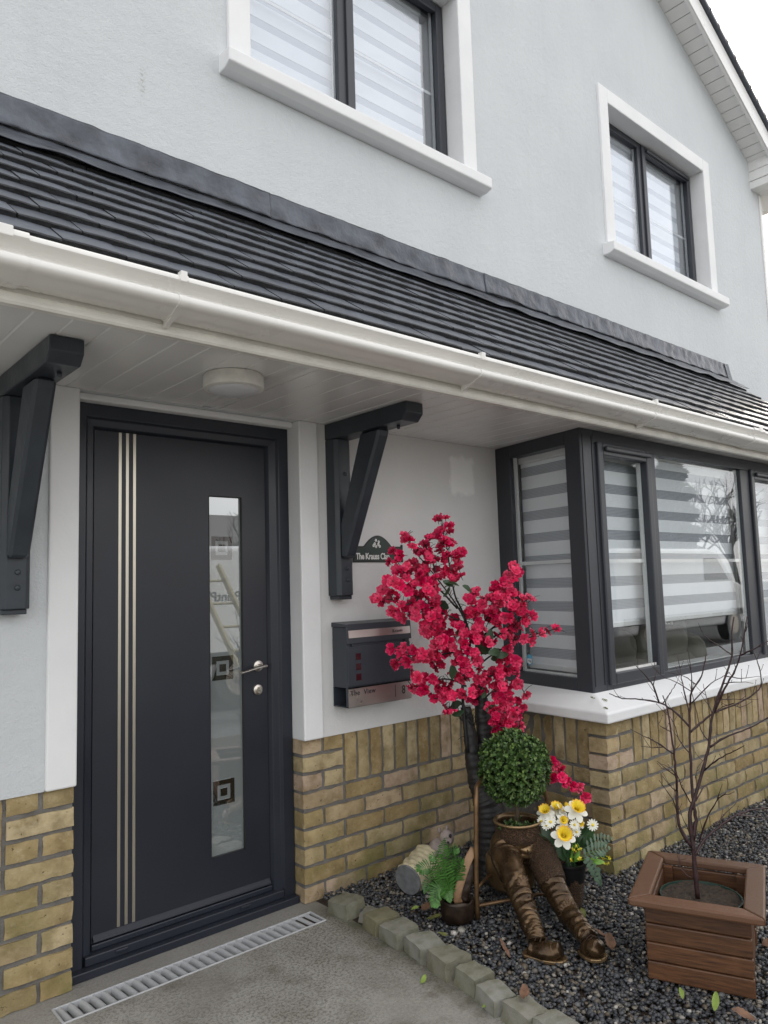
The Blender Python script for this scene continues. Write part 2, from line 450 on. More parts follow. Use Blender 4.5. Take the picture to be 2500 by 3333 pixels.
# ------------------------------------------------------------------ geometry helpers
COL = scene.collection
ORG = {}
def tag(o, label=None, cat=None, group=None, kind=None):
    if label: o['label'] = label
    if cat: o['category'] = cat
    if group: o['group'] = group
    if kind: o['kind'] = kind
    return o

def thing(name, at, label, cat, group=None):
    o = bpy.data.objects.new(name, None)
    COL.objects.link(o)
    o.empty_display_size = .1
    o.location = at
    ORG[o.name] = Vector(at)
    return tag(o, label, cat, group)

def place(o, parent, at=None):
    """world-space placement under a parent (parents are never rotated)"""
    COL.objects.link(o)
    w = Vector(at) if at is not None else (ORG[parent.name].copy() if parent else Vector((0, 0, 0)))
    ORG[o.name] = w
    if parent:
        o.parent = parent
        o.location = w - ORG[parent.name]
    else:
        o.location = w
    return o

class MB:
    def __init__(self):
        self.v, self.f, self.mi = [], [], []
        self.cur = 0
    def add(self, vs, fs):
        b = len(self.v)
        self.v.extend([tuple(p) for p in vs])
        for f in fs:
            self.f.append(tuple(b + i for i in f)); self.mi.append(self.cur)
        return self
    def box(self, x0, x1, y0, y1, z0, z1):
        return self.hexa([(x0, y0, z0), (x1, y0, z0), (x1, y1, z0), (x0, y1, z0), (x0, y0, z1), (x1, y0, z1), (x1, y1, z1), (x0, y1, z1)])
    def hexa(self, p):
        return self.add(p, [(0, 3, 2, 1), (4, 5, 6, 7), (0, 1, 5, 4), (1, 2, 6, 5), (2, 3, 7, 6), (3, 0, 4, 7)])
    def obox(self, o, a, b, c):
        o, a, b, c = map(Vector, (o, a, b, c))
        if a.cross(b).dot(c) < 0:
            a, b = b, a
        return self.hexa([o, o + a, o + a + b, o + b, o + c, o + a + c, o + a + b + c, o + b + c])
    def prism(self, poly, vec):
        n = len(poly); vec = Vector(vec)
        a = [Vector(p) for p in poly]; b = [p + vec for p in a]
        nrm = Vector((0, 0, 0))
        for i in range(n):
            nrm += a[i].cross(a[(i + 1) % n])
        if nrm.dot(vec) < 0:
            a.reverse(); b.reverse()
        return self.add(a + b, [tuple(reversed(range(n))), tuple(range(n, 2 * n))] + [(i, (i + 1) % n, n + (i + 1) % n, n + i) for i in range(n)])
    def tube(self, path, rad, n=8, cap=True, flat=1.0, up=None):
        path = [Vector(p) for p in path]
        if not hasattr(rad, '__len__'): rad = [rad] * len(path)
        rings = []
        ref = Vector(up) if up else None
        for i, p in enumerate(path):
            t = (path[min(i + 1, len(path) - 1)] - path[max(i - 1, 0)])
            if t.length < 1e-9: t = Vector((0, 0, 1))
            t.normalize()
            if ref is None:
                ref = Vector((0, 0, 1)) if abs(t.z) < .9 else Vector((1, 0, 0))
            s = t.cross(ref)
            if s.length < 1e-6: s = t.orthogonal()
            s.normalize(); u = s.cross(t).normalized()
            if not up: ref = u
            rings.append([p + (s * math.cos(k * 2 * math.pi / n) + u * (math.sin(k * 2 * math.pi / n) * flat)) * rad[i] for k in range(n)])
        vs = [q for r in rings for q in r]
        fs = []
        for i in range(len(path) - 1):
            for k in range(n):
                fs.append((i * n + k, i * n + (k + 1) % n, (i + 1) * n + (k + 1) % n, (i + 1) * n + k))
        if cap:
            fs.append(tuple(reversed(range(n)))); fs.append(tuple((len(path) - 1) * n + k for k in range(n)))
        return self.add(vs, fs)
    def lathe(self, prof, c, n=24, axis=(0, 0, 1), cap0=True, cap1=True):
        c = Vector(c); ax = Vector(axis).normalized()
        q = Vector((0, 0, 1)).rotation_difference(ax)
        vs = []
        for r, z in prof:
            for k in range(n):
                a = 2 * math.pi * k / n
                vs.append(c + q @ Vector((r * math.cos(a), r * math.sin(a), z)))
        fs = []
        for i in range(len(prof) - 1):
            for k in range(n):
                fs.append((i * n + k, i * n + (k + 1) % n, (i + 1) * n + (k + 1) % n, (i + 1) * n + k))
        if cap0: fs.append(tuple(reversed(range(n))))
        if cap1: fs.append(tuple((len(prof) - 1) * n + k for k in range(n)))
        return self.add(vs, fs)
    def ball(self, c, r, n=16, m=10, noise=0., ns=3., seed=0):
        c = Vector(c); r = Vector(r) if hasattr(r, '__len__') else Vector((r, r, r))
        vs = []
        for i in range(m + 1):
            th = math.pi * i / m
            for k in range(n):
                a = 2 * math.pi * k / n
                d = Vector((math.sin(th) * math.cos(a), math.sin(th) * math.sin(a), math.cos(th)))
                s = 1 + (noise * mnoise.noise(d * ns + Vector((seed, 0, 0))) if noise else 0)
                vs.append(c + Vector((d.x * r.x, d.y * r.y, d.z * r.z)) * s)
        fs = []
        for i in range(m):
            for k in range(n):
                fs.append((i * n + k, (i + 1) * n + k, (i + 1) * n + (k + 1) % n, i * n + (k + 1) % n))
        return self.add(vs, fs)
    def mesh(self, name, mats, smooth=False, sharp=None, off=Vector((0, 0, 0))):
        me = bpy.data.meshes.new(name)
        me.from_pydata([(p[0] - off[0], p[1] - off[1], p[2] - off[2]) for p in self.v], [], self.f)
        for mm in (mats if isinstance(mats, (list, tuple)) else [mats]):
            me.materials.append(MATS[mm])
        if self.mi and max(self.mi) > 0:
            me.polygons.foreach_set('material_index', self.mi)
        if smooth:
            me.polygons.foreach_set('use_smooth', [True] * len(me.polygons))
            if sharp: me.set_sharp_from_angle(angle=math.radians(sharp))
        me.update()
        return me
    def build(self, name, mats, parent=None, at=None, smooth=False, sharp=None, bevel=0., seg=2, weld=False):
        w = Vector(at) if at is not None else (ORG[parent.name] if parent else Vector((0, 0, 0)))
        o = bpy.data.objects.new(name, self.mesh(name, mats, smooth, sharp, w))
        place(o, parent, w)
        if bevel:
            b = o.modifiers.new('bevel', 'BEVEL'); b.width = bevel; b.segments = seg; b.limit_method = 'ANGLE'; b.angle_limit = math.radians(35)
            b.harden_normals = False
        return o

def inst(name, me, parent, loc, rot=None, scale=None):
    o = bpy.data.objects.new(name, me)
    place(o, parent, loc)
    if rot is not None:
        o.rotation_mode = 'QUATERNION'; o.rotation_quaternion = rot
    if scale is not None:
        o.scale = (scale,) * 3 if not hasattr(scale, '__len__') else scale
    return o

def box_obj(name, mat_, parent, x0, x1, y0, y1, z0, z1, bevel=0., seg=2):
    return MB().box(x0, x1, y0, y1, z0, z1).build(name, mat_, parent, bevel=bevel, seg=seg)

def nz(x, y=0., z=0.):
    return mnoise.noise(Vector((x, y, z)))

def text_obj(name, body, size, mat_, parent, origin, xdir, updir, extrude=.0012, space=1., bold=0., shear=0., align='LEFT', xscale=1.):
    cu = bpy.data.curves.new(name, 'FONT')
    cu.body = body; cu.size = size; cu.extrude = extrude; cu.space_character = space; cu.offset = bold; cu.shear = shear; cu.align_x = align
    cu.resolution_u = 3
    tmp = bpy.data.objects.new(name + '_tmp', cu)
    COL.objects.link(tmp)
    dg = bpy.context.evaluated_depsgraph_get()
    me = bpy.data.meshes.new_from_object(tmp.evaluated_get(dg))
    bpy.data.objects.remove(tmp)
    x = Vector(xdir).normalized(); u = Vector(updir).normalized(); n = x.cross(u)
    M_ = Matrix((x * xscale, u, n)).transposed().to_4x4()
    M_.translation = Vector(origin) - ORG[parent.name]
    me.transform(M_)
    me.materials.clear(); me.materials.append(MATS[mat_])
    o = bpy.data.objects.new(name, me)
    return place(o, parent)

# ------------------------------------------------------------------ traced layouts, in metres
BLOSSOMS=[(0.808,-0.48,1.238),(0.276,-0.403,1.481),(0.786,-0.474,1.089),(0.809,-0.499,0.703),(0.585,-0.314,1.086),(0.81,-0.504,1.175),(0.638,-0.392,0.977),(0.593,-0.286,0.999),(0.579,-0.281,1.097),(0.714,-0.551,1.012),(0.612,-0.446,0.966),(0.599,-0.359,0.827),(0.66,-0.335,1.438),(0.456,-0.302,1.161),(0.405,-0.317,0.9),(0.402,-0.312,1.37),(0.565,-0.406,0.824),(0.723,-0.548,1.331),(0.424,-0.323,1.263),(0.719,-0.549,1.291),(0.214,-0.406,1.3),(0.778,-0.481,0.965),(0.728,-0.467,0.889),(0.377,-0.336,1.008),(0.562,-0.304,1.538),(0.74,-0.403,1.148),(0.143,-0.349,1.245),(0.412,-0.363,1.001),(0.694,-0.541,1.303),(0.214,-0.402,1.353),(0.741,-0.498,0.729),(0.704,-0.56,1.146),(0.372,-0.302,1.354),(0.514,-0.38,1.486),(0.508,-0.336,0.808),(0.575,-0.281,1.496),(0.795,-0.548,1.341),(0.619,-0.443,1.16),(0.465,-0.358,1.329),(0.498,-0.329,1.272),(0.495,-0.296,1.176),(0.648,-0.403,1.056),(0.367,-0.369,1.314),(0.492,-0.321,0.986),(0.488,-0.296,1.45),(0.601,-0.281,1.364),(0.585,-0.268,0.81),(0.271,-0.283,1.4),(0.543,-0.375,1.464),(0.705,-0.465,1.043),(0.773,-0.587,1.227),(0.436,-0.349,1.352),(0.725,-0.51,0.771),(0.532,-0.316,1.519),(0.225,-0.341,1.195),(0.471,-0.352,0.863),(0.639,-0.438,1.126),(0.669,-0.503,1.153),(0.531,-0.293,1.049),(0.595,-0.281,1.411),(0.503,-0.305,0.878),(0.527,-0.344,1.334),(0.723,-0.522,1.264),(0.241,-0.389,1.047),(0.581,-0.352,1.116),(0.674,-0.375,1.117),(0.714,-0.577,0.964),(0.711,-0.377,1.184),(0.169,-0.349,1.281),(0.703,-0.417,1.225),(0.307,-0.371,1.031),(0.629,-0.343,1.067),(0.644,-0.295,1.49),(0.348,-0.352,1.2),(0.446,-0.343,1.296),(0.5,-0.347,1.334),(0.704,-0.564,0.735),(0.776,-0.627,1.224),(0.616,-0.411,0.819),(0.739,-0.493,0.997),(0.842,-0.699,1.092),(0.649,-0.429,1.267),(0.228,-0.325,1.269),(0.306,-0.363,0.993),(0.83,-0.481,1.325),(0.66,-0.497,0.728),(0.379,-0.294,1.176),(0.73,-0.567,0.907),(0.749,-0.412,0.9),(0.342,-0.389,1.341),(0.77,-0.681,1.074),(0.81,-0.503,0.664),(0.186,-0.36,1.323),(0.355,-0.316,1.288),(0.597,-0.291,0.856),(0.803,-0.499,0.76),(0.614,-0.337,0.994),(0.791,-0.434,0.846),(0.704,-0.473,0.903),(0.752,-0.487,0.956),(0.733,-0.475,1.104),(0.676,-0.43,0.903),(0.463,-0.345,1.04),(0.763,-0.637,1.15),(0.536,-0.292,1.134),(0.388,-0.368,1.1),(0.264,-0.276,1.241),(0.52,-0.358,1.47),(0.188,-0.396,1.312),(0.53,-0.388,1.025),(0.486,-0.355,1.211),(0.735,-0.457,0.831),(0.597,-0.419,0.916),(0.279,-0.379,1.374),(0.5,-0.364,1.06),(0.174,-0.385,1.047),(0.67,-0.319,0.884),(0.715,-0.48,0.802),(0.505,-0.282,1.102),(0.581,-0.321,1.593),(0.234,-0.407,1.363),(0.788,-0.52,0.786),(0.713,-0.368,0.792),(0.731,-0.377,0.819),(0.247,-0.384,1.423),(0.643,-0.467,1.171),(0.607,-0.276,0.751),(0.697,-0.42,1.042),(0.235,-0.328,0.971),(0.271,-0.388,1.492),(0.648,-0.416,0.877),(0.797,-0.518,1.365),(0.48,-0.347,0.961),(0.51,-0.294,1.13),(0.586,-0.27,1.172),(0.551,-0.417,0.942),(0.675,-0.53,1.203),(0.763,-0.538,0.857),(0.789,-0.426,0.697),(0.723,-0.466,1.065),(0.648,-0.458,1.097),(0.243,-0.353,1.365),(0.636,-0.36,0.925),(0.757,-0.468,0.819),(0.8,-0.551,1.204),(0.525,-0.328,1.443),(0.626,-0.302,1.534),(0.343,-0.293,1.2),(0.691,-0.482,0.861),(0.58,-0.405,1.083),(0.636,-0.451,0.897),(0.549,-0.382,0.968),(0.585,-0.293,1.599),(0.801,-0.5,1.36),(0.61,-0.447,0.834),(0.845,-0.533,1.162),(0.231,-0.229,1.245),(0.621,-0.309,1.339),(0.716,-0.623,1.059),(0.509,-0.314,1.187),(0.507,-0.291,1.318),(0.559,-0.341,1.425),(0.649,-0.5,0.681),(0.745,-0.454,1.189),(0.322,-0.351,0.943),(0.421,-0.328,0.982),(0.81,-0.457,0.738),(0.619,-0.357,1.361),(0.72,-0.426,1.121),(0.687,-0.535,1.22),(0.613,-0.441,1.172),(0.611,-0.421,1.178),(0.544,-0.418,0.976),(0.481,-0.345,1.233),(0.509,-0.352,1.459),(0.395,-0.278,0.86),(0.513,-0.34,0.991),(0.253,-0.396,0.99),(0.569,-0.279,1.023),(0.352,-0.362,0.856),(0.712,-0.529,0.851),(0.234,-0.369,1.306),(0.565,-0.42,0.963),(0.678,-0.477,1.231),(0.261,-0.325,1.182),(0.572,-0.391,1.112),(0.458,-0.303,1.234),(0.718,-0.573,1.196),(0.551,-0.301,1.588),(0.651,-0.482,1.042),(0.34,-0.338,1.392),(0.719,-0.489,0.764),(0.546,-0.358,1.045),(0.797,-0.563,1.142),(0.53,-0.389,1.548),(0.627,-0.289,0.91),(0.528,-0.282,0.936),(0.701,-0.526,0.655),(0.719,-0.382,0.85),(0.529,-0.302,1.404),(0.622,-0.361,1.419),(0.463,-0.31,1.467),(0.262,-0.311,1.443),(0.282,-0.349,1.165),(0.609,-0.416,1.071),(0.263,-0.334,1.241),(0.354,-0.379,1.216),(0.584,-0.279,0.845),(0.679,-0.386,1.255),(0.781,-0.56,1.233),(0.419,-0.342,1.197),(0.642,-0.356,0.794),(0.737,-0.481,1.275),(0.34,-0.303,1.349),(0.617,-0.323,1.061),(0.342,-0.336,1.222),(0.71,-0.392,1.023),(0.353,-0.398,1.428),(0.742,-0.446,1.258),(0.808,-0.51,1.117),(0.375,-0.318,1.259),(0.427,-0.287,1.241),(0.789,-0.56,0.812),(0.553,-0.409,0.886),(0.242,-0.41,1.504),(0.751,-0.465,0.932),(0.716,-0.366,0.923),(0.424,-0.35,1.313),(0.721,-0.478,1.241),(0.357,-0.385,1.105),(0.662,-0.519,0.703),(0.243,-0.335,0.982),(0.438,-0.366,1.43),(0.185,-0.341,1.233),(0.465,-0.336,1.217),(0.499,-0.382,1.52),(0.247,-0.253,1.231),(0.463,-0.282,0.903),(0.657,-0.499,1.17),(0.313,-0.345,1.272),(0.495,-0.293,0.806),(0.301,-0.353,1.329),(0.785,-0.458,0.786),(0.68,-0.359,0.784),(0.707,-0.512,1.247),(0.769,-0.455,0.653),(0.67,-0.481,0.66),(0.227,-0.295,1.291),(0.719,-0.475,1.287),(0.754,-0.423,0.651),(0.549,-0.407,1.428),(0.584,-0.286,1.44),(0.336,-0.358,0.916),(0.41,-0.375,0.904),(0.552,-0.309,1.128),(0.577,-0.406,1.039),(0.442,-0.327,1.381),(0.669,-0.458,0.762),(0.684,-0.403,1.082),(0.831,-0.66,1.08),(0.543,-0.304,0.874),(0.286,-0.379,0.886),(0.785,-0.611,1.073),(0.419,-0.343,1.476),(0.653,-0.307,1.41),(0.584,-0.433,1.235),(0.743,-0.576,1.347),(0.719,-0.468,0.645),(0.772,-0.468,0.908),(0.212,-0.36,1.264),(0.756,-0.526,0.918),(0.79,-0.472,1.239),(0.817,-0.454,0.914),(0.756,-0.504,0.672),(0.602,-0.404,1.009),(0.667,-0.508,1.215),(0.398,-0.331,0.859),(0.734,-0.524,1.32),(0.736,-0.645,1.228),(0.774,-0.551,1.103),(0.436,-0.287,1.439),(0.643,-0.294,1.146),(0.746,-0.529,0.964),(0.539,-0.279,1.082),(0.309,-0.296,1.022),(0.5,-0.365,0.763),(0.604,-0.453,1.1),(0.781,-0.66,0.558),(0.771,-0.69,0.55),(0.788,-0.697,0.535),(0.816,-0.703,0.517),(0.792,-0.679,0.482),(0.771,-0.689,0.478),(0.798,-0.725,0.484),(0.82,-0.725,0.466),(0.847,-0.738,0.445),(0.887,-0.743,0.434),(0.88,-0.775,0.4)]
BLOSSOMS_MORE=[(0.703,-0.479,1.128),(0.388,-0.307,0.989),(0.612,-0.436,1.211),(0.743,-0.575,1.206),(0.742,-0.56,1.308),(0.32,-0.38,1.169),(0.814,-0.519,0.749),(0.772,-0.507,1.074),(0.558,-0.362,1.324),(0.765,-0.576,1.172),(0.556,-0.277,1.364),(0.592,-0.353,0.889),(0.224,-0.382,1.174),(0.769,-0.444,0.958),(0.785,-0.516,1.045),(0.476,-0.282,1.336),(0.225,-0.399,1.221),(0.76,-0.519,1.115),(0.305,-0.308,0.996),(0.842,-0.616,1.078),(0.299,-0.303,1.432),(0.697,-0.544,1.147),(0.33,-0.368,1.304),(0.708,-0.571,0.671),(0.609,-0.435,0.999),(0.399,-0.292,1.396),(0.777,-0.519,1.097),(0.652,-0.316,1.392),(0.445,-0.345,1.162),(0.63,-0.31,1.363),(0.639,-0.407,0.849),(0.724,-0.522,1.016),(0.822,-0.58,1.039),(0.642,-0.304,1.31),(0.698,-0.539,0.701),(0.772,-0.517,0.86),(0.723,-0.444,0.809),(0.462,-0.36,1.162),(0.236,-0.363,1.397),(0.699,-0.525,1.079),(0.578,-0.405,1.329),(0.648,-0.456,1.204),(0.794,-0.572,1.125),(0.483,-0.319,1.398),(0.526,-0.36,1.153),(0.287,-0.406,1.457),(0.624,-0.419,1.228),(0.65,-0.368,1.164),(0.406,-0.375,1.418),(0.559,-0.366,1.419),(0.421,-0.367,1.263),(0.804,-0.485,1.268),(0.605,-0.356,1.332),(0.705,-0.554,1.052),(0.521,-0.378,0.821),(0.402,-0.352,1.363),(0.772,-0.513,1.182),(0.472,-0.324,1.503),(0.523,-0.381,1.361),(0.661,-0.487,0.76),(0.709,-0.415,0.876),(0.462,-0.343,1.307),(0.439,-0.35,0.97),(0.659,-0.454,1.212),(0.828,-0.483,1.25),(0.703,-0.492,0.932),(0.384,-0.332,1.216),(0.596,-0.389,0.955),(0.719,-0.484,1.172),(0.806,-0.465,1.252),(0.46,-0.28,1.251),(0.482,-0.343,1.18),(0.602,-0.428,1.167),(0.686,-0.388,1.084),(0.715,-0.536,0.793),(0.558,-0.43,1.085),(0.589,-0.269,0.764),(0.694,-0.46,0.856),(0.63,-0.32,0.957),(0.401,-0.338,0.857),(0.814,-0.503,0.935),(0.589,-0.361,0.991),(0.73,-0.578,1.168),(0.405,-0.386,1.161),(0.617,-0.366,0.909),(0.669,-0.392,1.182),(0.772,-0.425,0.883),(0.481,-0.368,1.041),(0.567,-0.307,0.993),(0.429,-0.342,0.993),(0.751,-0.504,0.734),(0.688,-0.514,0.775),(0.541,-0.357,0.762),(0.601,-0.358,0.821),(0.734,-0.389,1.023),(0.608,-0.452,1.06),(0.492,-0.327,1.097),(0.65,-0.341,1.021),(0.797,-0.436,0.902),(0.68,-0.496,1.186),(0.572,-0.417,0.944),(0.68,-0.338,0.786),(0.513,-0.267,0.812),(0.5,-0.321,0.841),(0.46,-0.374,1.061),(0.736,-0.39,0.892),(0.7,-0.473,0.795),(0.706,-0.369,1.072),(0.51,-0.317,1.286),(0.545,-0.291,1.202),(0.659,-0.486,0.709),(0.674,-0.366,0.777),(0.698,-0.506,1.116),(0.47,-0.333,0.899),(0.628,-0.313,1.139),(0.629,-0.317,0.954),(0.722,-0.537,1.243),(0.696,-0.506,0.857),(0.468,-0.342,1.218),(0.71,-0.454,1.229),(0.698,-0.472,1.227),(0.672,-0.505,1.182),(0.437,-0.359,1.163),(0.685,-0.388,0.921),(0.759,-0.417,1.126),(0.671,-0.522,0.907),(0.497,-0.32,1.129),(0.76,-0.447,0.698),(0.342,-0.386,1.013),(0.767,-0.436,0.792),(0.687,-0.519,1.239),(0.644,-0.379,0.898),(0.757,-0.494,0.812),(0.707,-0.429,1.034),(0.708,-0.498,1.245),(0.755,-0.526,1.147),(0.497,-0.32,1.192),(0.746,-0.508,0.955),(0.777,-0.514,0.738),(0.685,-0.448,0.758),(0.655,-0.423,1.109),(0.604,-0.467,1.11),(0.736,-0.456,1.155),(0.597,-0.361,1.081),(0.577,-0.398,1.045),(0.702,-0.395,0.862),(0.756,-0.439,0.827),(0.404,-0.339,1.126),(0.473,-0.363,1.153),(0.754,-0.511,0.967),(0.585,-0.433,0.831),(0.704,-0.543,0.741),(0.589,-0.367,0.817),(0.682,-0.521,0.853),(0.723,-0.482,1.268),(0.543,-0.321,1.076),(0.488,-0.368,0.845),(0.771,-0.485,0.911),(0.388,-0.383,1.282),(0.579,-0.293,0.843),(0.521,-0.292,0.991),(0.656,-0.409,0.959),(0.422,-0.373,0.895),(0.739,-0.483,0.691),(0.506,-0.334,0.959),(0.611,-0.275,0.994),(0.327,-0.375,0.913),(0.691,-0.366,0.866),(0.714,-0.356,1.071),(0.683,-0.385,0.814),(0.581,-0.289,1.186),(0.413,-0.364,1.084),(0.709,-0.355,1.141)]
BLOSSOM_STEMS=[[(0.618,-0.365,0.564),(0.611,-0.358,0.736),(0.61,-0.357,0.848),(0.626,-0.371,0.96),(0.642,-0.385,1.045),(0.631,-0.376,1.125),(0.616,-0.362,1.188),(0.596,-0.345,1.252),(0.582,-0.333,1.385),(0.576,-0.327,1.461),(0.555,-0.327,1.536),(0.548,-0.329,1.588)],[(0.631,-0.376,1.125),(0.603,-0.351,1.2),(0.557,-0.32,1.282),(0.438,-0.331,1.386),(0.372,-0.339,1.436),(0.331,-0.344,1.485),(0.302,-0.348,1.507)],[(0.506,-0.325,1.329),(0.474,-0.329,1.42),(0.441,-0.333,1.465),(0.463,-0.332,1.499)],[(0.603,-0.351,1.189),(0.505,-0.324,1.284),(0.343,-0.339,1.315),(0.286,-0.346,1.365),(0.253,-0.337,1.414)],[(0.618,-0.365,1.131),(0.536,-0.318,1.174),(0.384,-0.333,1.242),(0.262,-0.345,1.306),(0.222,-0.31,1.313)],[(0.383,-0.333,1.237),(0.299,-0.341,1.218),(0.237,-0.323,1.242),(0.192,-0.284,1.244)],[(0.536,-0.318,1.174),(0.433,-0.327,1.185),(0.34,-0.336,1.178),(0.247,-0.332,1.183)],[(0.631,-0.376,0.988),(0.58,-0.331,0.996),(0.462,-0.319,0.989),(0.361,-0.329,1.003),(0.278,-0.339,1.005),(0.238,-0.324,0.971)],[(0.361,-0.329,1.003),(0.295,-0.337,1.036),(0.232,-0.319,1.04)],[(0.623,-0.369,0.848),(0.576,-0.328,0.878),(0.494,-0.314,0.885),(0.407,-0.321,0.857),(0.332,-0.329,0.877)],[(0.622,-0.368,0.814),(0.574,-0.326,0.794),(0.474,-0.314,0.81)],[(0.612,-0.359,0.77),(0.582,-0.333,0.771),(0.56,-0.313,0.755)],[(0.642,-0.385,1.045),(0.662,-0.403,1.129),(0.651,-0.393,1.216),(0.67,-0.41,1.261)],[(0.65,-0.393,1.044),(0.692,-0.429,1.128),(0.724,-0.457,1.184),(0.748,-0.478,1.24),(0.774,-0.504,1.303),(0.785,-0.535,1.359)],[(0.69,-0.427,1.071),(0.762,-0.49,1.143),(0.777,-0.524,1.188),(0.788,-0.561,1.221),(0.801,-0.608,1.221)],[(0.689,-0.427,1.043),(0.769,-0.503,1.091),(0.78,-0.54,1.12),(0.789,-0.57,1.153),(0.799,-0.608,1.148)],[(0.687,-0.425,0.986),(0.762,-0.49,1.012),(0.774,-0.526,1.046),(0.785,-0.567,1.052),(0.795,-0.602,1.059),(0.806,-0.644,1.078),(0.824,-0.713,1.093)],[(0.66,-0.401,0.931),(0.722,-0.455,0.985),(0.763,-0.493,0.955),(0.772,-0.533,0.901)],[(0.648,-0.391,0.847),(0.68,-0.418,0.879),(0.723,-0.456,0.889),(0.756,-0.485,0.843),(0.772,-0.538,0.856),(0.779,-0.568,0.814)],[(0.677,-0.416,0.79),(0.716,-0.451,0.822),(0.753,-0.483,0.764),(0.764,-0.522,0.723),(0.767,-0.538,0.674),(0.753,-0.49,0.643)],[(0.715,-0.45,0.788),(0.709,-0.444,0.716),(0.724,-0.457,0.66)],[(0.624,-0.369,0.736),(0.601,-0.35,0.703),(0.59,-0.34,0.765)],[(0.623,-0.369,0.708),(0.643,-0.387,0.68),(0.628,-0.373,0.725)],[(0.677,-0.483,0.664),(0.727,-0.632,0.595),(0.769,-0.669,0.557),(0.811,-0.706,0.51),(0.85,-0.741,0.445),(0.885,-0.771,0.399)]]
BLOSSOM_TRUNK=[(0.711,-0.406,0.02),(0.712,-0.407,0.122),(0.71,-0.405,0.238),(0.698,-0.395,0.343),(0.677,-0.376,0.409),(0.662,-0.363,0.488),(0.651,-0.354,0.621),(0.64,-0.344,0.754)]
BLOSSOM_TRUNK_B=[(0.738,-0.377,0.318),(0.735,-0.374,0.437),(0.731,-0.37,0.57),(0.726,-0.366,0.678),(0.722,-0.363,0.759),(0.72,-0.361,0.881)]
BLOSSOM_LEAVES=[(0.586,-0.403,1.289),(0.522,-0.356,1.305),(0.543,-0.366,1.293),(0.538,-0.361,1.192),(0.542,-0.364,0.951),(0.67,-0.476,0.968),(0.683,-0.488,0.979),(0.629,-0.44,0.997),(0.65,-0.459,1.002),(0.701,-0.503,1.0),(0.567,-0.386,0.789),(0.635,-0.446,0.803),(0.536,-0.359,0.736),(0.646,-0.455,0.748),(0.563,-0.382,1.073),(0.674,-0.48,1.096),(0.513,-0.356,1.311)]
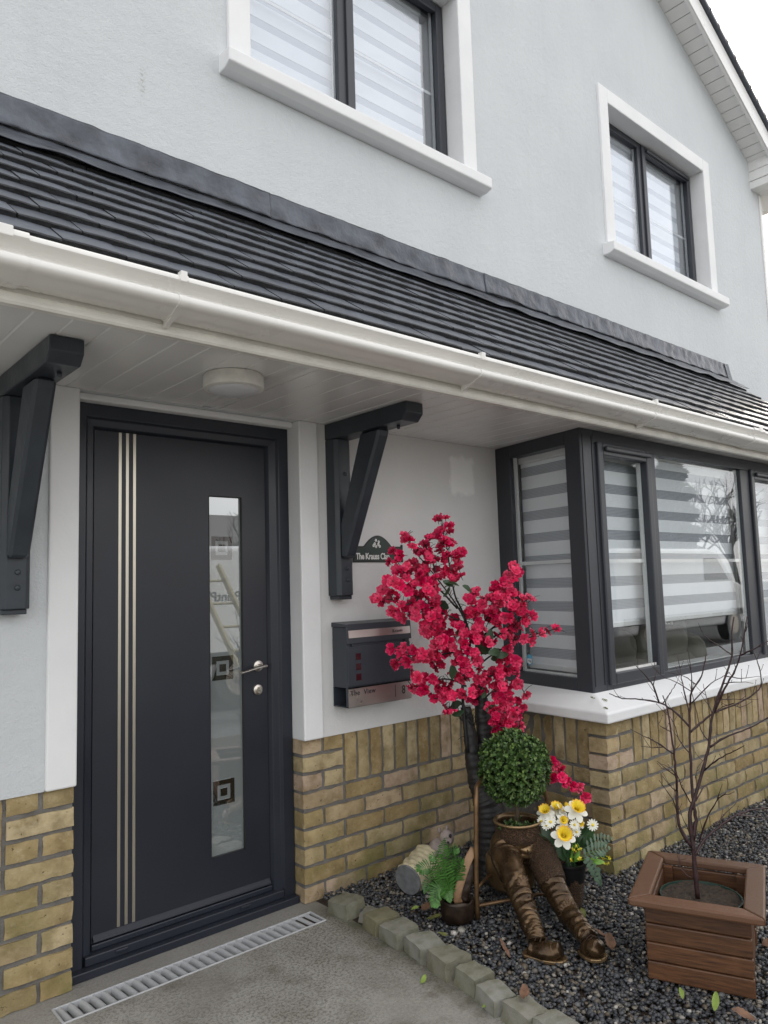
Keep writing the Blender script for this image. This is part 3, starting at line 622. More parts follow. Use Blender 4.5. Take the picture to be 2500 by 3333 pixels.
SAPLING=[(0.006,[(0.648,-1.361,0.225),(0.646,-1.359,0.324),(0.644,-1.358,0.405),(0.642,-1.355,0.493),(0.654,-1.366,0.543),(0.661,-1.373,0.568),(0.684,-1.393,0.65),(0.703,-1.409,0.725),(0.712,-1.417,0.796),(0.725,-1.428,0.853),(0.754,-1.454,0.943),(0.779,-1.476,1.027),(0.783,-1.479,1.099),(0.791,-1.487,1.158)]),(0.00487,[(0.646,-1.36,0.418),(0.656,-1.368,0.48),(0.654,-1.366,0.537),(0.652,-1.365,0.587),(0.653,-1.366,0.67),(0.655,-1.367,0.753),(0.661,-1.373,0.856),(0.668,-1.379,0.907),(0.696,-1.403,0.958),(0.712,-1.417,1.029)]),(0.0045,[(0.642,-1.356,0.393),(0.617,-1.334,0.45),(0.61,-1.329,0.513),(0.613,-1.332,0.608),(0.611,-1.331,0.691),(0.606,-1.327,0.774),(0.601,-1.323,0.846),(0.591,-1.314,0.898)]),(0.00413,[(0.649,-1.362,0.367),(0.698,-1.372,0.408),(0.771,-1.404,0.449),(0.837,-1.429,0.472),(0.902,-1.454,0.479),(0.968,-1.48,0.477),(1.035,-1.505,0.471)]),(0.00225,[(0.764,-1.463,0.493),(0.87,-1.467,0.466),(0.988,-1.481,0.43)]),(0.00263,[(0.662,-1.373,0.411),(0.648,-1.409,0.49),(0.643,-1.452,0.562),(0.633,-1.491,0.598)]),(0.00187,[(0.703,-1.41,0.459),(0.78,-1.416,0.488),(0.869,-1.432,0.524)]),(0.00225,[(0.66,-1.371,0.543),(0.758,-1.366,0.58),(0.872,-1.374,0.573)]),(0.0024,[(0.686,-1.395,0.643),(0.68,-1.451,0.691),(0.674,-1.507,0.725),(0.654,-1.552,0.753)]),(0.00337,[(0.705,-1.411,0.719),(0.732,-1.451,0.752),(0.766,-1.496,0.775),(0.794,-1.536,0.798),(0.822,-1.577,0.831)]),(0.00337,[(0.658,-1.37,0.772),(0.693,-1.385,0.795),(0.747,-1.416,0.83),(0.81,-1.456,0.852),(0.863,-1.487,0.875),(0.908,-1.511,0.911),(0.919,-1.505,0.976),(0.921,-1.491,1.023)]),(0.00337,[(0.723,-1.426,0.834),(0.726,-1.465,0.915),(0.732,-1.507,0.988),(0.722,-1.535,1.054),(0.715,-1.565,1.163)]),(0.00187,[(0.779,-1.476,1.027),(0.788,-1.427,1.057),(0.8,-1.382,1.081),(0.827,-1.349,1.103)]),(0.00263,[(0.802,-1.496,1.026),(0.798,-1.541,1.048),(0.805,-1.594,1.08)]),(0.00337,[(0.656,-1.368,0.791),(0.644,-1.33,0.834),(0.624,-1.286,0.865),(0.588,-1.228,0.877),(0.56,-1.177,0.879),(0.543,-1.135,0.894)]),(0.00263,[(0.582,-1.303,0.875),(0.535,-1.312,0.936),(0.48,-1.315,0.98),(0.425,-1.317,1.014)]),(0.00165,[(0.57,-1.292,0.931),(0.583,-1.303,0.989)]),(0.00225,[(0.659,-1.371,0.83),(0.691,-1.339,0.908),(0.727,-1.311,0.975),(0.764,-1.284,1.025)]),(0.00187,[(0.662,-1.373,0.856),(0.626,-1.404,0.965),(0.576,-1.422,1.06)]),(0.00225,[(0.614,-1.331,0.697),(0.547,-1.306,0.746),(0.491,-1.291,0.774),(0.436,-1.276,0.803)]),(0.00165,[(0.584,-1.305,0.724),(0.561,-1.283,0.724),(0.53,-1.255,0.729)]),(0.00187,[(0.614,-1.331,0.627),(0.561,-1.324,0.66),(0.514,-1.321,0.693)]),(0.00187,[(0.614,-1.331,0.576),(0.541,-1.365,0.659),(0.442,-1.378,0.706)]),(0.00187,[(0.646,-1.36,0.537),(0.595,-1.36,0.598),(0.549,-1.364,0.657),(0.482,-1.351,0.679)]),(0.00187,[(0.612,-1.329,0.5),(0.55,-1.347,0.567),(0.47,-1.349,0.644)]),(0.00187,[(0.652,-1.365,0.702),(0.674,-1.322,0.731),(0.703,-1.285,0.788),(0.721,-1.239,0.835)]),(0.00187,[(0.704,-1.41,0.738),(0.704,-1.385,0.774),(0.712,-1.366,0.849),(0.719,-1.347,0.925)]),(0.00187,[(0.718,-1.423,0.828),(0.768,-1.382,0.87),(0.822,-1.345,0.914)]),(0.00187,[(0.666,-1.377,0.869),(0.667,-1.448,0.939),(0.665,-1.517,0.982)]),(0.00165,[(0.76,-1.459,0.956),(0.845,-1.473,0.941),(0.943,-1.498,0.94)]),(0.00165,[(0.749,-1.449,0.93),(0.727,-1.512,0.944),(0.703,-1.573,0.948)]),(0.0015,[(0.736,-1.438,0.879),(0.781,-1.471,0.876),(0.85,-1.525,0.873)]),(0.00165,[(0.775,-1.472,0.858),(0.816,-1.479,0.847),(0.869,-1.497,0.862)]),(0.0015,[(0.668,-1.379,0.907),(0.616,-1.353,0.943),(0.568,-1.331,0.966),(0.527,-1.315,1.011)]),(0.0015,[(0.679,-1.388,0.933),(0.708,-1.334,0.952),(0.723,-1.268,0.959)]),(0.0015,[(0.592,-1.312,0.871),(0.627,-1.331,0.914),(0.644,-1.334,0.932)]),(0.0015,[(0.643,-1.357,0.424),(0.638,-1.336,0.477),(0.634,-1.315,0.537)]),(0.0015,[(0.663,-1.374,0.619),(0.734,-1.355,0.648),(0.837,-1.363,0.684)]),(0.0015,[(0.805,-1.499,1.045),(0.754,-1.538,1.109),(0.699,-1.574,1.151)]),(0.0012,[(0.632,-1.347,0.312),(0.687,-1.291,0.296),(0.751,-1.242,0.28)]),(0.0012,[(0.636,-1.351,0.293),(0.631,-1.327,0.307),(0.633,-1.311,0.34),(0.664,-1.32,0.341)]),(0.0015,[(0.713,-1.418,0.541),(0.697,-1.449,0.606)]),(0.0015,[(0.775,-1.472,0.864),(0.792,-1.423,0.844),(0.806,-1.373,0.81)]),(0.0015,[(0.612,-1.329,0.576),(0.558,-1.332,0.612),(0.51,-1.34,0.648)]),(0.0015,[(0.609,-1.327,0.774),(0.655,-1.263,0.779),(0.719,-1.214,0.791)])]
LEG_A=[(0.567,-0.626,0.288),(0.539,-0.627,0.248),(0.501,-0.66,0.223),(0.453,-0.725,0.194),(0.422,-0.778,0.16),(0.39,-0.83,0.125),(0.356,-0.88,0.096),(0.333,-0.919,0.074),(0.317,-0.939,0.058)]
LEG_B=[(0.625,-0.676,0.286),(0.632,-0.709,0.249),(0.608,-0.755,0.211),(0.571,-0.815,0.17),(0.548,-0.862,0.128),(0.53,-0.912,0.092),(0.495,-0.974,0.079),(0.457,-1.034,0.074),(0.437,-1.07,0.069)]
BOOT_A=[(0.303,-0.913,0.041),(0.315,-0.937,0.034),(0.319,-0.967,0.036),(0.334,-0.993,0.039),(0.345,-1.016,0.051)]
BOOT_B=[(0.433,-1.053,0.054),(0.433,-1.067,0.048),(0.426,-1.087,0.049),(0.419,-1.107,0.06),(0.419,-1.121,0.07)]
STRAP=[(0.305,-0.582,0.086),(0.293,-0.585,0.112),(0.299,-0.59,0.147),(0.322,-0.597,0.2),(0.352,-0.597,0.241),(0.384,-0.598,0.272)]
FRONDS=[[(0.271,-0.579,0.117),(0.247,-0.58,0.198),(0.227,-0.585,0.287),(0.221,-0.601,0.349)],[(0.292,-0.557,0.105),(0.257,-0.543,0.168),(0.222,-0.529,0.227),(0.179,-0.508,0.228),(0.167,-0.514,0.224)],[(0.313,-0.536,0.088),(0.271,-0.521,0.14),(0.229,-0.506,0.166),(0.199,-0.503,0.133)],[(0.27,-0.578,0.112),(0.242,-0.57,0.153),(0.213,-0.561,0.159),(0.196,-0.563,0.121),(0.193,-0.577,0.104)],[(0.295,-0.56,0.1),(0.274,-0.558,0.15),(0.259,-0.561,0.172),(0.255,-0.575,0.138),(0.251,-0.588,0.108)],[(0.317,-0.539,0.092),(0.303,-0.549,0.157),(0.302,-0.571,0.19),(0.304,-0.595,0.186)],[(0.271,-0.579,0.121),(0.231,-0.566,0.216),(0.207,-0.567,0.279),(0.178,-0.564,0.273)],[(0.299,-0.563,0.104),(0.292,-0.58,0.177),(0.292,-0.602,0.24),(0.294,-0.626,0.25)],[(0.313,-0.536,0.093),(0.298,-0.545,0.206),(0.295,-0.564,0.279),(0.303,-0.594,0.279)]]
DAFFS=[((0.631,-0.841,0.316),0.078),((0.706,-0.853,0.4),0.075),((0.662,-0.735,0.378),0.06),((0.71,-0.751,0.381),0.06),((0.735,-0.773,0.377),0.06)]
DAISIES=[((0.619,-0.791,0.361),0.044),((0.615,-0.774,0.344),0.04),((0.681,-0.858,0.35),0.04),((0.686,-0.862,0.323),0.036),((0.76,-0.887,0.338),0.045),((0.633,-0.736,0.349),0.036),((0.682,-0.832,0.329),0.034),((0.666,-0.766,0.361),0.03)]
SMALL_DAFFS=[((0.656,-0.823,0.365),0.042),((0.722,-0.854,0.345),0.035)]
YELLOWS=[(0.664,-0.87,0.276),(0.677,-0.882,0.264),(0.661,-0.868,0.259),(0.675,-0.88,0.23),(0.649,-0.856,0.224),(0.672,-0.877,0.225),(0.757,-0.952,0.234),(0.761,-0.955,0.222),(0.742,-0.938,0.23),(0.747,-0.942,0.206),(0.754,-0.949,0.208),(0.655,-0.862,0.264),(0.672,-0.877,0.261)]
BOUQUET_LEAVES=[(0.636,-0.765,0.293),(0.626,-0.757,0.296),(0.745,-0.861,0.323),(0.751,-0.867,0.298),(0.739,-0.856,0.282),(0.758,-0.873,0.278),(0.687,-0.811,0.239),(0.721,-0.84,0.265),(0.671,-0.797,0.228),(0.66,-0.787,0.233),(0.732,-0.849,0.289),(0.693,-0.816,0.195),(0.777,-0.889,0.214),(0.782,-0.893,0.196),(0.721,-0.84,0.226),(0.644,-0.773,0.268),(0.75,-0.865,0.259),(0.702,-0.824,0.226)]
FERN_SPRAY=[(0.684,-0.887,0.234),(0.713,-0.913,0.255),(0.736,-0.933,0.264),(0.764,-0.958,0.267)]
TRAILING=[(0.671,-0.902,0.239),(0.688,-0.918,0.214),(0.7,-0.928,0.188),(0.708,-0.935,0.159),(0.715,-0.941,0.135)]

# ================================================================== SETTING
W_OPEN = .932
ground = MB().add([(-120, -120, -.06), (120, -120, -.06), (120, 120, -.06), (-120, 120, -.06)], [(0, 1, 2, 3)]).build('ground', 'pale_ground')
tag(ground, kind='structure')
DX0, DX1, DY0, DY1 = -1.022, -.020, -.174, -.064            # drain channel opening
EDGE = [(.06, .02), (.055, -.15), (.045, -.448), (.025, -.663), (.006, -.848), (-.02, -1.054), (-.05, -1.30), (-.09, -1.7), (-.2, -3.0)]
d = MB()
def slab(poly, z=0.):
    d.add([(x, y, z) for x, y in poly], [tuple(range(len(poly)))])
slab([(-9, DY1), (DX0, DY1), (DX1, DY1), (.055, DY1), (.055, .12), (-9, .12)])
slab([(-9, DY0), (DX0, DY0), (DX0, DY1), (-9, DY1)])
slab([(DX1, DY0), (.055, DY0), (.055, DY1), (DX1, DY1)])
slab([(-9, -7.5), (-.2, -7.5), (-.2, -3.0), (-.09, -1.7), (-.05, -1.30), (-.02, -1.054), (.006, -.848), (.025, -.663), (.045, -.448), (.055, DY0), (DX1, DY0), (DX0, DY0), (-9, DY0)])
# vertical lip where the slab ends at the bed
for (xa, ya), (xb, yb) in zip(EDGE[1:-1], EDGE[2:]):
    d.add([(xa, ya, 0), (xb, yb, 0), (xb, yb, -.08), (xa, ya, -.08)], [(0, 1, 2, 3)])
drive = tag(d.build('driveway', 'concrete'), kind='structure')
rd = MB(); rd.add([(-60, -13, -.02), (90, -13, -.02), (90, -7.5, -.02), (-60, -7.5, -.02)], [(0, 1, 2, 3)])
rd.add([(-.2, -7.5, -.02), (30, -7.5, -.02), (30, -3.2, -.02), (-.2, -3.2, -.02)], [(0, 1, 2, 3)])
tag(rd.build('road', 'tarmac'), kind='structure')

# gravel bed: dark ground under loose pebbles
bed = MB()
NXB, NYB = 60, 50
bx0, bx1, by0, by1 = -.10, 5.2, -3.2, .04
for j in range(NYB + 1):
    for i in range(NXB + 1):
        x = bx0 + (bx1 - bx0) * i / NXB; y = by0 + (by1 - by0) * j / NYB
        bed.v.append((x, y, -.004 + .006 * nz(x * 3, y * 3)))
for j in range(NYB):
    for i in range(NXB):
        a = j * (NXB + 1) + i
        bed.f.append((a, a + 1, a + NXB + 2, a + NXB + 1)); bed.mi.append(0)
tag(bed.build('gravel_bed', 'soil'), kind='structure')

def bed_edge_x(y):
    for (xa, ya), (xb, yb) in zip(EDGE[:-1], EDGE[1:]):
        if yb <= y <= ya:
            return xa + (xb - xa) * (ya - y) / (ya - yb)
    return EDGE[-1][0]
rng = np.random.default_rng(5)
ico = bmesh.new(); bmesh.ops.create_icosphere(ico, subdivisions=1, radius=1)
iv = np.array([v.co[:] for v in ico.verts]); jf = np.array([[v.index for v in f.verts] for f in ico.faces]); ico.free()
P = []
def fill(x0, x1, y0, y1, dens, s0, s1, layers=((0., 1.), (.008, .8), (.015, .45))):
    for zoff, frac in layers:
        n = int((x1 - x0) * (y1 - y0) * dens * frac)
        q = np.empty((n, 4)); q[:, 0] = rng.uniform(x0, x1, n); q[:, 1] = rng.uniform(y0, y1, n)
        q[:, 2] = .004 + zoff + rng.uniform(-.003, .004, n); q[:, 3] = rng.uniform(s0, s1, n) * (1 + (rng.random(n) < .05) * .5)
        P.append(q)
fill(.02, 1.35, -1.85, 0.0, 4800, .0058, .0105)
fill(1.35, 2.1, -1.7, -.70, 5200, .0055, .0090)
fill(2.1, 3.6, -1.7, -.70, 3400, .007, .011)
P = np.concatenate(P)
ex = np.array([bed_edge_x(y) for y in P[:, 1]])
keep = (P[:, 0] > ex + .03 + rng.random(len(P)) * .03) & ((P[:, 1] > -.80) | (P[:, 0] > ex + .05))
keep &= ~((P[:, 1] > -.735) & (P[:, 0] > 1.13 + (P[:, 1] + .735) * .15))
# soft hollows and mounds
P = P[keep]
P[:, 2] += np.array([.012 * nz(x * 2.3, y * 2.3, 4) for x, y in P[:, :2]])
n = len(P)
ang = rng.uniform(0, 2 * np.pi, (n, 3)); sc = P[:, 3:4] * rng.uniform(.62, 1.25, (n, 3)); sc[:, 2] *= .62
verts = iv[None] * (1 + rng.uniform(-.22, .22, (n, len(iv), 1)))
verts = verts * sc[:, None, :]
ca, sa = np.cos(ang[:, 0]), np.sin(ang[:, 0])
vx = verts[:, :, 0] * ca[:, None] - verts[:, :, 1] * sa[:, None]; vy = verts[:, :, 0] * sa[:, None] + verts[:, :, 1] * ca[:, None]
tl = rng.uniform(-.5, .5, n); ct, s_t = np.cos(tl), np.sin(tl)
vy2 = vy * ct[:, None] - verts[:, :, 2] * s_t[:, None]; vz = vy * s_t[:, None] + verts[:, :, 2] * ct[:, None]
allv = np.stack([vx + P[:, 0:1], vy2 + P[:, 1:2], vz + P[:, 2:3]], -1).reshape(-1, 3)
allf = (jf[None] + (np.arange(n) * len(iv))[:, None, None]).reshape(-1, 3)
me = bpy.data.meshes.new('gravel')
me.vertices.add(len(allv)); me.vertices.foreach_set('co', allv.ravel())
me.loops.add(len(allf) * 3); me.loops.foreach_set('vertex_index', allf.ravel().astype(np.int32))
me.polygons.add(len(allf)); me.polygons.foreach_set('loop_start', np.arange(0, len(allf) * 3, 3, dtype=np.int32))
me.polygons.foreach_set('use_smooth', np.ones(len(allf), dtype=bool))
me.materials.append(MATS['pebbles']); me.update(calc_edges=True)
gravel = bpy.data.objects.new('gravel', me); place(gravel, None)
tag(gravel, 'small dark grey pebbles spread over the front bed', 'gravel', kind='stuff')

# ================================================================== HOUSE
house = thing('house', (0, 0, 0), 'pale grey rendered house with buff brick plinth, dark front door and bay window', 'house')
WOP = [(-.218, 1.156), (2.69, 4.12)]          # upper window openings
WZ0, WZ1 = 3.585, 4.645
GX, GZ = 1.0, 5.888 + .533 * (3.562 - 1.0)    # gable apex of the front wall
def gable_z(x):
    return GZ - .533 * abs(x - GX)
w = MB()
T_ = .28
ZB, ZS = .66, 2.03
y0w = -.004
w.box(-3.2, -1.032, y0w, T_, ZB, ZS)                      # left of the door
w.box(-3.2, -.218, 0, T_, ZS, WZ1); w.box(1.156, 2.69, 0, T_, ZS, WZ1); w.box(4.12, 5.25, 0, T_, ZS, WZ1)
w.box(-.218, 1.156, 0, T_, ZS, WZ0 - .1); w.box(2.69, 4.12, 0, T_, ZS, WZ0 - .1)
w.box(4.62, 5.25, 0, T_, -.05, ZS)
# gable triangle above the window heads
zt = WZ1
w.prism([(-3.2, 0, zt), (5.25, 0, zt), (5.25, 0, gable_z(5.25)), (GX, 0, GZ), (-3.2, 0, gable_z(-3.2))], (0, T_, 0))
wall = w.build('wall', 'render_paint', house)
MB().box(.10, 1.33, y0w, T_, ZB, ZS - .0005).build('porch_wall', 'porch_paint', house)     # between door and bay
# flank and rear shell, floor between storeys
s = MB()
s.box(5.25 - .25, 5.25, T_, 7, -.05, 4.95); s.box(-3.2, -2.95, T_, 7, -.05, 4.95); s.box(-3.2, 5.25, 7, 7.2, -.05, 4.95)
s.build('flank_wall', 'render_paint', house)
f_ = MB(); f_.box(-2.95, 5.0, T_, 7, 2.35, 2.5); f_.box(-2.95, 5.0, T_, 7, -.05, .02); f_.box(-2.95, 5.0, T_, 7, 4.95, 5.05)
f_.build('inner_floor', 'room_dark', house)
box_obj('inner_wall', 'room_wall', house, -2.95, 5.0, 3.4, 3.5, .02, 4.95)
# door surround: raised white bands
pr = MB(); pr.box(0, .10, -.018, T_, ZB, 2.03); pr.box(-1.032, -W_OPEN, -.018, T_, ZB, 2.03); pr.box(-W_OPEN, 0, .03, T_, 2.004, 2.03)
pr.build('door_surround', 'white_masonry_paint', house, bevel=.006)

# ------------------------------------------------------------------ brick plinth
BH, PITCH = .065, .075
def brick_mesh(L, H, D, seed, mats='brick_clay'):
    """hand-made brick: face wavers, arrises worn; local x = length, z = height, face towards -y"""
    b = MB(); nx = max(2, round(L / .035)); nzv = 2 if H < .1 else 6
    if H > L: nx = 2
    for side, yy in ((0, 0.), (1, D)):
        for j in range(nzv + 1):
            for i in range(nx + 1):
                x = L * i / nx; z = H * j / nzv
                e = (i in (0, nx)) or (j in (0, nzv))
                jx = .0050 * nz(x * 40 + seed * 9, z * 40, side); jz = .0048 * nz(x * 40 + seed * 5, z * 40, 7 + side)
                if side == 0:
                    yv = .0065 * nz(x * 28 + seed * 3, z * 28, 2) + (.0022 if e else 0)
                    if (i in (0, nx)) and (j in (0, nzv)): yv += .003
                else:
                    yv = yy
                b.v.append((x + (jx if e else 0), yv, z + (jz if e else 0)))
    st = (nx + 1) * (nzv + 1); row = nx + 1
    for j in range(nzv):
        for i in range(nx):
            a = j * row + i
            b.f.append((a, a + 1, a + row + 1, a + row)); b.mi.append(0)
    loop = [i for i in range(nx + 1)] + [j * row + nx for j in range(1, nzv + 1)] + [nzv * row + i for i in range(nx - 1, -1, -1)] + [j * row for j in range(nzv - 1, 0, -1)]
    for k in range(len(loop)):
        p, q = loop[k], loop[(k + 1) % len(loop)]
        b.f.append((q, p, p + st, q + st)); b.mi.append(0)
    return b.mesh('brick', mats, smooth=True, sharp=40)
BR = {}
def get_brick(L, H, D=.10):
    key = (round(L, 4), round(H, 4), round(D, 3))
    if key not in BR:
        BR[key] = [brick_mesh(L, H, D, 1.7 * k + len(BR) * 3.1) for k in range(6)]
    return rnd.choice(BR[key])
plinth = MB()
plinth.box(.006, 1.30, .009, T_, -.06, ZB - .001)
plinth.box(-3.2, -W_OPEN - .006, .009, T_, -.06, ZB - .001)
# bay dwarf wall backing
CB = Vector((1.124, -.738, 0)); U_ = Vector((1, 0, 0)); V_ = Vector((.11, .738, 0)).normalized()
BAYX = 4.62
o_ = CB + U_ * .009 + V_ * .009
plinth.prism([(o_.x, o_.y, -.06), (BAYX - .01, CB.y + .009, -.06), (BAYX - .01, .2, -.06), (o_.x + .12, .2, -.06)], (0, 0, ZB - .001 + .06))
pl = plinth.build('brick_plinth', 'mortar', house)
def lay(s0, L, H, z, origin, direction, D=.10):
    """one brick on a face that runs from origin along direction (face towards the right-hand side of travel)"""
    q = Quaternion((0, 0, 1), math.atan2(direction.y, direction.x))
    jit = rnd.uniform(-.002, .0025)
    p = origin + direction * s0 + Vector((0, 0, z))
    p = p + direction * .0025 + Vector((0, 0, .0025))
    o = inst('brick', get_brick(L - .005, H - .005, D), pl, p + Vector((-direction.y, direction.x, 0)) * jit, q)
    o.rotation_quaternion = q @ Quaternion((0, 1, 0), rnd.uniform(-.008, .008))
    return o
S1, HB, G = .215, .1025, .010
XW = Vector((1, 0, 0))
def course(origin, direction, z, length, first_half, skip=0., H=BH):
    s = skip
    L = HB if first_half else S1
    while s < length - .03:
        LL = min(L, length - s)
        lay(s, LL, H, z, origin, direction)
        s += LL + G; L = S1
# wall between door and bay (0 .. ~1.24)
WL = 1.235
for k in range(6):
    course(Vector((0, 0, 0)), XW, k * PITCH, WL, k % 2 == 0)
for k, half in ((6, True), (7, False), (8, True)):
    z = k * PITCH
    if half:
        lay(0, HB, BH, z, Vector(), XW); lay(HB + G, HB, BH, z, Vector(), XW)
    else:
        lay(0, S1, BH, z, Vector(), XW)
s = S1 + G
while s < WL - .04:
    lay(s, BH, S1, .45, Vector(), XW); s += PITCH
# left of the door, laid from the opening leftwards (positions mirrored)
LO = -W_OPEN
for k in range(9):
    z = k * PITCH
    if k < 6:
        s = 0; L = HB if k % 2 == 0 else S1
        while s < .62:
            lay(LO - s - L, L, BH, z, Vector(), XW); s += L + G; L = S1
    elif k in (6, 8):
        lay(LO - HB, HB, BH, z, Vector(), XW); lay(LO - 2 * HB - G, HB, BH, z, Vector(), XW)
    else:
        lay(LO - S1, S1, BH, z, Vector(), XW)
for i in range(5):
    lay(LO - S1 - G - BH - i * PITCH, BH, S1, .45, Vector(), XW)
# bay: front runs +x from the corner, side runs back to the wall
SV = -V_                                     # travel towards the corner so that the face looks outwards
SIDE = .738 / V_.y
so = CB + V_ * SIDE
FL = 2.35
for k in range(9):
    z = k * PITCH
    fh = k in (1, 3, 5, 7)                    # front shows a header at the corner
    if k >= 6:
        if k == 7:
            lay(0, HB, BH, z, CB, U_); lay(HB + G, HB, BH, z, CB, U_)
        else:
            lay(0, S1, BH, z, CB, U_)
        lay(SIDE - HB, HB - .012, BH, z, so, SV, .09)
        continue
    course(CB, U_, z, FL, fh)
    # side, from the corner back
    if fh:
        lay(SIDE - S1, S1 - .012, BH, z, so, SV, .09); s = S1 + G
    else:
        lay(SIDE - HB, HB - .012, BH, z, so, SV, .09); s = HB + G
    while s < SIDE - .03:
        LL = min(S1, SIDE - s)
        lay(SIDE - s - LL, LL, BH, z, so, SV); s += LL + G
s = S1 + G
while s < FL:
    lay(s, BH, S1, .45, CB, U_); s += PITCH
s = HB + G
while s < SIDE - .05:
    lay(SIDE - s - BH, BH, S1, .45, so, SV); s += PITCH

# ------------------------------------------------------------------ front door
door = MB()
FY = .07
jm = MB()
jm.prism([(-W_OPEN, FY, 0), (-W_OPEN + .052, FY, 0), (-W_OPEN + .060, FY + .012, 0), (-W_OPEN + .085, FY + .018, 0), (-W_OPEN + .092, FY + .034, 0), (-W_OPEN + .092, .16, 0), (-W_OPEN, .16, 0)], (0, 0, 2.004))
jm.prism([(-.001, FY, 0), (-.052, FY, 0), (-.060, FY + .012, 0), (-.090, FY + .018, 0), (-.100, FY + .034, 0), (-.100, .16, 0), (-.001, .16, 0)], (0, 0, 2.004))
jm.prism([(-W_OPEN + .05, FY + .001, 2.004), (-W_OPEN + .05, FY + .001, 1.955), (-W_OPEN + .05, FY + .012, 1.948), (-W_OPEN + .05, FY + .018, 1.922), (-W_OPEN + .05, FY + .034, 1.915), (-W_OPEN + .05, .16, 1.915), (-W_OPEN + .05, .16, 2.004)], (W_OPEN - .10, 0, 0))
dl = MB()
GX0, GX1, GZ0, GZ1 = -.372, -.216, .252, 1.692
LX0, LX1, LZ0, LZ1 = -W_OPEN + .094, -.102, .085, 1.913
LY = .104
dl.box(LX0, GX0, LY, LY + .05, LZ0, LZ1); dl.box(GX1, LX1, LY, LY + .05, LZ0, LZ1)
dl.box(GX0, GX1, LY, LY + .05, LZ0, GZ0); dl.box(GX0, GX1, LY, LY + .05, GZ1, LZ1)
fd = dl.build('front_door', 'anthracite_door', house)
jm.build('door_frame', 'anthracite_frame', fd, bevel=.002)
th = MB()
th.box(-W_OPEN + .002, -.002, .035, .16, .0, .03); th.box(-W_OPEN + .06, -.06, FY - .008, .16, .0301, .062); th.box(-W_OPEN + .092, -.1, FY + .020, .16, .0621, .084)
th.build('threshold', 'anthracite_frame', fd, bevel=.004)
wb = MB(); wb.prism([(LX0 + .004, LY, .090), (LX0 + .004, LY - .016, .090), (LX0 + .004, LY - .014, .097), (LX0 + .004, LY, .112)], (LX1 - LX0 - .008, 0, 0))
wb.build('weather_bar', 'anthracite_frame', fd, bevel=.002)
for x in (-.745, -.245):
    MB().box(x - .022, x + .022, FY - .014, FY - .008, .044, .056).build('drain_cap', 'anthracite_frame', fd, bevel=.003)
for x in (-.741, -.713, -.685):
    box_obj('steel_strip', 'strip_steel', fd, x - .0055, x + .0055, LY - .002, LY + .001, .113, 1.9128)
pane = box_obj('glass_pane', 'door_glass', fd, GX0, GX1, LY + .012, LY + .02, GZ0, GZ1)
gk = MB(); gk.box(GX0, GX0 + .003, LY - .001, LY + .012, GZ0, GZ1); gk.box(GX1 - .003, GX1, LY - .001, LY + .012, GZ0, GZ1)
gk.box(GX0 + .003, GX1 - .003, LY - .001, LY + .012, GZ0, GZ0 + .003); gk.box(GX0 + .003, GX1 - .003, LY - .001, LY + .012, GZ1 - .003, GZ1)
gk.build('gasket', 'rubber', fd)
for zc in (.986, .494, 1.476):
    mo = MB(); xc = -.307; yf = LY + .0105
    def frame_sq(a, b):
        mo.box(xc - a, xc + a, yf, yf + .0015, zc + b, zc + a); mo.box(xc - a, xc + a, yf, yf + .0015, zc - a, zc - b)
        mo.box(xc - a, xc - b, yf, yf + .0015, zc - b, zc + b); mo.box(xc + b, xc + a, yf, yf + .0015, zc - b, zc + b)
    frame_sq(.048, .029); mo.box(xc - .015, xc + .015, yf, yf + .0015, zc - .015, zc + .015)
    mo.build('clear_motif', 'motif_glass', fd)
hd = MB(); hx, hz = -.148, .980
hd.lathe([(.0225, 0), (.0225, .007), (.020, .009)], (hx, LY, hz), 24, (0, -1, 0))
hd.lathe([(.009, .008), (.009, .034)], (hx, LY, hz), 12, (0, -1, 0))
hd.tube([(hx + .016, LY - .042, hz + .001), (hx, LY - .044, hz + .001), (hx - .035, LY - .044, hz - .004), (hx - .075, LY - .043, hz - .012), (hx - .104, LY - .043, hz - .016)], [.010, .0105, .0085, .0075, .0088], 12, flat=.62)
hd.build('door_handle', 'steel', fd, smooth=True, sharp=40)
kd = MB(); kz = .882
kd.lathe([(.0215, 0), (.0215, .008), (.019, .010)], (hx - .004, LY, kz), 24, (0, -1, 0))
ke = kd.build('key_rose', 'steel', fd, smooth=True, sharp=40)
kk = MB(); kk.lathe([(.0075, .0101), (.0075, .013)], (hx - .004, LY, kz + .004), 12, (0, -1, 0)); kk.box(hx - .008, hx + .0, LY - .013, LY - .0101, kz - .014, kz - .001)
kk.build('key_cylinder', 'strip_steel', fd)
box_obj('inner_hall', 'room_dark', house, -W_OPEN, 0, .35, .40, 0, 2.0)

